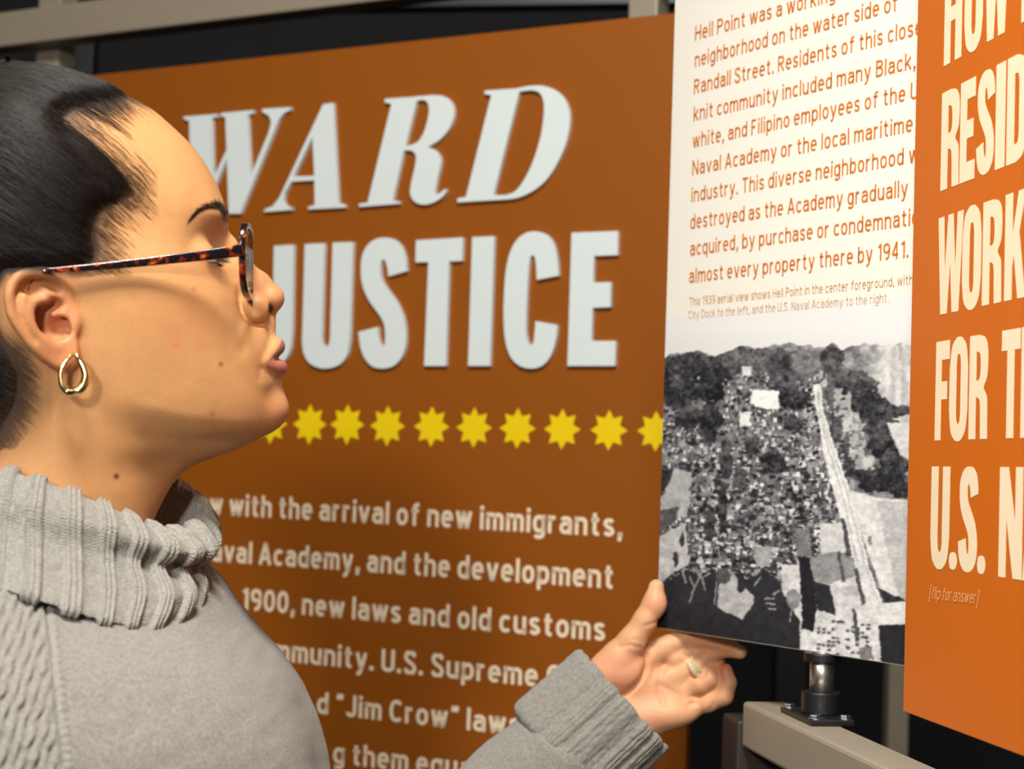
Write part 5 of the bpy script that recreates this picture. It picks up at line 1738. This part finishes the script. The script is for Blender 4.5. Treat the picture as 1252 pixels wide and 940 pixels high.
tme = bpy.data.meshes.new('trousers'); tr.to_mesh(tme); tr.free()
link('trousers', tme, M['cloth'], person, smooth=True)

# ------------------------------------------------------------------ spectacles
gl = empty('eyeglasses', tuple(HF.pt(300, 306, 0)), 'tortoiseshell eyeglasses worn by the person', 'glasses')
tn = N('tortoiseshell')
tc = tn.new('ShaderNodeTexCoord')
nz = tn.new('ShaderNodeTexNoise'); nz.inputs['Scale'].default_value = 120; nz.inputs['Detail'].default_value = 1.5; nz.inputs['Distortion'].default_value = 1.2
rp = tn.new('ShaderNodeValToRGB')
e = rp.color_ramp.elements
e[0].position = 0.51; e[0].color = tuple(lin((18, 12, 14))) + (1,)
e[1].position = 0.76; e[1].color = tuple(lin((232, 132, 30))) + (1,)
x = e.new(0.62); x.color = tuple(lin((120, 34, 16))) + (1,)
tn.l(tc.outputs['Object'], nz.inputs['Vector']); tn.l(nz.outputs['Fac'], rp.inputs[0]); tn.l(rp.outputs[0], tn.b.inputs['Base Color'])
tn.b.inputs['Roughness'].default_value = 0.18
tn.b.inputs['Coat Weight'].default_value = 0.5
M['tort'] = tn.m


def sweep(path, sec, closed=False, up=None):
    """sweep a section (list of (a, b) in head units, per point scale allowed) along a path in head units"""
    p = np.asarray(path, float); m = len(p)
    t = (np.roll(p, -1, 0) - np.roll(p, 1, 0)) if closed else np.gradient(p, axis=0)
    t /= np.linalg.norm(t, axis=1)[:, None]
    V_, F_ = [], []
    ns = len(sec[0]) if isinstance(sec[0][0], (tuple, list)) else len(sec)
    for i in range(m):
        u_i = up[i] if np.ndim(up) == 2 else np.asarray(up, float)
        a = u_i - t[i] * (u_i @ t[i]); a /= np.linalg.norm(a); b = np.cross(t[i], a)
        sc = sec[i] if isinstance(sec[0][0], (tuple, list)) else sec
        V_ += [p[i] + a * x + b * y for x, y in sc]
    rng_ = range(m) if closed else range(m - 1)
    for i in rng_:
        for j in range(ns):
            i2 = (i + 1) % m
            F_.append((i * ns + j, i * ns + (j + 1) % ns, i2 * ns + (j + 1) % ns, i2 * ns + j))
    if not closed:
        F_.append(tuple(range(ns))[::-1]); F_.append(tuple((m - 1) * ns + j for j in range(ns)))
    return np.array(V_), F_


def rrect(a, b, e=4.0, n=20):
    th = np.linspace(0, 2 * np.pi, n, endpoint=False)
    return [(a * np.sign(math.cos(t)) * abs(math.cos(t)) ** (2 / e), b * np.sign(math.sin(t)) * abs(math.sin(t)) ** (2 / e)) for t in th]


def hmesh(name, v, f, m, parent, smooth=True):
    me = mesh(name, HF.pt(v[:, 0], v[:, 1], v[:, 2]), f)
    bm = bmesh.new(); bm.from_mesh(me); bmesh.ops.recalc_face_normals(bm, faces=bm.faces); bm.to_mesh(me); bm.free()
    return link(name, me, m, parent, smooth=smooth)


hx = near_uv(295, 305, 132)                          # hinge end of the front
UO, WO = hx[0], hx[2]
fu_ = lambda w: UO + 17 * (1 - (abs(w) / WO) ** 2)
VC = near_uv(303, 320, 80)[1]
front = None
rims = []
for s_ in (-1, 1):
    th = np.linspace(0, 2 * np.pi, 96, endpoint=False)
    wc, a_w, a_v = 72, 54, 40
    pts = []
    for t in th:
        w = wc + a_w * np.sign(math.cos(t)) * abs(math.cos(t)) ** (2 / 3.6)
        v = VC + a_v * np.sign(math.sin(t)) * abs(math.sin(t)) ** (2 / 3.6) - 2.5 * math.cos(t)
        pts.append((fu_(w), v, w * s_))
    rims.append(np.array(pts))
    V_, F_ = sweep(pts, rrect(4.2, 3.8), closed=True, up=(1, 0, 0))
    rim = hmesh('rim', V_, F_, M['tort'], gl)
    # hinge lug
    lug = [(fu_(w), near_uv(295, 304.5, 132)[1] + 0.5, w * s_) for w in np.linspace(118, WO + 2, 6)]
    V_, F_ = sweep(lug, rrect(4.6, 6.2), up=(1, 0, 0))
    hmesh('hinge_lug', V_, F_, M['tort'], gl)
    # lens, a thin curved shell
    nr, nt = 14, 64
    lv, lf = [], []
    for side_ in (0, 1):
        for i in range(nr + 1):
            k_ = i / nr
            for j in range(nt):
                p = rims[-1][int(j * 96 / nt)]
                c = np.array([fu_(wc), VC, wc * s_])
                q = c + (p - c) * k_ * 0.985
                q[0] = fu_(abs(q[2])) + 4.0 * (1 - k_ ** 2) - (1.2 if side_ else -1.2)
                lv.append(q)
    o2 = (nr + 1) * nt
    for i in range(nr):
        for j in range(nt):
            a, b, c, d = i * nt + j, i * nt + (j + 1) % nt, (i + 1) * nt + (j + 1) % nt, (i + 1) * nt + j
            lf += [(a, b, c, d), (o2 + d, o2 + c, o2 + b, o2 + a)]
    for j in range(nt):
        a, b = nr * nt + j, nr * nt + (j + 1) % nt
        lf.append((a, b, o2 + b, o2 + a))
    ln = N('lens_glass') if 'lens' not in M else None
    if ln:
        tb_ = ln.new('ShaderNodeBsdfTransparent'); gb = ln.new('ShaderNodeBsdfGlossy'); mxs = ln.new('ShaderNodeMixShader'); lw = ln.new('ShaderNodeLayerWeight')
        tb_.inputs[0].default_value = (.96, .95, .94, 1); gb.inputs['Roughness'].default_value = 0.03; lw.inputs['Blend'].default_value = 0.25
        mr = ln.new('ShaderNodeMath', operation='MULTIPLY'); mr.inputs[1].default_value = 0.55
        ln.l(lw.outputs['Fresnel'], mr.inputs[0]); ln.l(mr.outputs[0], mxs.inputs[0]); ln.l(tb_.outputs[0], mxs.inputs[1]); ln.l(gb.outputs[0], mxs.inputs[2])
        ln.l(mxs.outputs[0], ln.t.nodes['Material Output'].inputs['Surface'])
        M['lens'] = ln.m
    hmesh('lens', np.array(lv), lf, M['lens'], gl)
    # nose pad
    # temple arm
    arm_px = [(297, 305.5, 134), (280, 308, 137), (250, 312, 139.5), (215, 316, 143), (170, 321, 146), (120, 326, 150), (84, 329, 154), (58, 331, 156)]
    ap = [near_uv(*q) for q in arm_px]
    last = np.array(ap[-1])
    ap += [tuple(last + np.array([-10, 2, -2])), tuple(last + np.array([-20, 12, -6])), tuple(last + np.array([-24, 30, -10])), tuple(last + np.array([-20, 52, -14]))]
    dense = np.array(cr(ap, 6)); dense[:, 2] *= s_
    secs = []
    for i in range(len(dense)):
        x = i / (len(dense) - 1)
        hgt = np.interp(x, [0, .12, .35, .62, .75, 1], [7.2, 6.6, 5.0, 2.8, 2.8, 3.4])
        secs.append(rrect(hgt, 2.2, 4, 16))
    V_, F_ = sweep(dense, secs, up=(0, 1, 0))
    hmesh('temple_arm', V_, F_, M['tort'], gl)
br = [(fu_(w) + 1, VC - 14 - 5 * (1 - (w / 20) ** 2), w) for w in np.linspace(-20, 20, 13)]
V_, F_ = sweep(br, rrect(3.6, 4.6), up=(1, 0, 0))
hmesh('bridge', V_, F_, M['tort'], gl)

# ------------------------------------------------------------------ earring and ring
hoop_px = [(93, 434, 2.2), (98, 441, 2.9), (103, 451, 4.0), (105, 461, 4.6), (101, 472, 4.4), (93, 479, 4.0), (84, 479.5, 3.6), (77, 472, 3.2), (74.5, 461, 2.8), (76, 450, 2.4), (82, 440, 2.0), (88, 434, 1.9)]
m_ = len(hoop_px)
hp3 = np.array([(*near_uv(u, v, 150 + (4 if i < 6 else -3)), r * 1.22) for i, (u, v, r) in enumerate(hoop_px)])
hd = cyc(hp3, 96); hd[:, 2] *= -1
secs = [[(r * math.cos(t), r * math.sin(t)) for t in np.linspace(0, 2 * np.pi, 14, endpoint=False)] for r in hd[:, 3]]
V_, F_ = sweep(hd[:, :3], secs, closed=True, up=(0, 0, 1))
hoop = hmesh('hoop_earring', V_, F_, M['gold'], None)
tag(hoop, 'small gold hoop earring hanging from the ear lobe', 'earring')

fc = HDF.pt(852, 815.5, 3.2); fd = HDF.pt(861, 807, 1) - HDF.pt(842, 822, 6); fd /= np.linalg.norm(fd)
n1 = np.cross(fd, HDF.d); n1 /= np.linalg.norm(n1); n2 = np.cross(fd, n1)
prof = [(-.004, .0092), (-.004, .0102), (-.0033, .0110), (-.0014, .0110), (-.0008, .0105), (.0008, .0105), (.0014, .0110), (.0033, .0110), (.004, .0102), (.004, .0092), (.002, .0088), (-.002, .0088)]
V_, F_ = [], []
for i in range(64):
    t = 2 * math.pi * i / 64
    V_ += [fc + fd * a + (n1 * math.cos(t) + n2 * math.sin(t)) * b for a, b in prof]
    for j in range(len(prof)):
        i2 = (i + 1) % 64; np_ = len(prof)
        F_.append((i * np_ + j, i * np_ + (j + 1) % np_, i2 * np_ + (j + 1) % np_, i2 * np_ + j))
rme = mesh('finger_ring', V_, F_)
bm = bmesh.new(); bm.from_mesh(rme); bmesh.ops.recalc_face_normals(bm, faces=bm.faces); bm.to_mesh(rme); bm.free()
M['ring'] = mat('pale_gold', (250, 236, 196), 0.3, metal=0.5, noise=(80, 0.03))
tag(link('finger_ring', rme, M['ring'], None, smooth=False), 'wide polished gold band on the finger of the raised hand', 'ring')
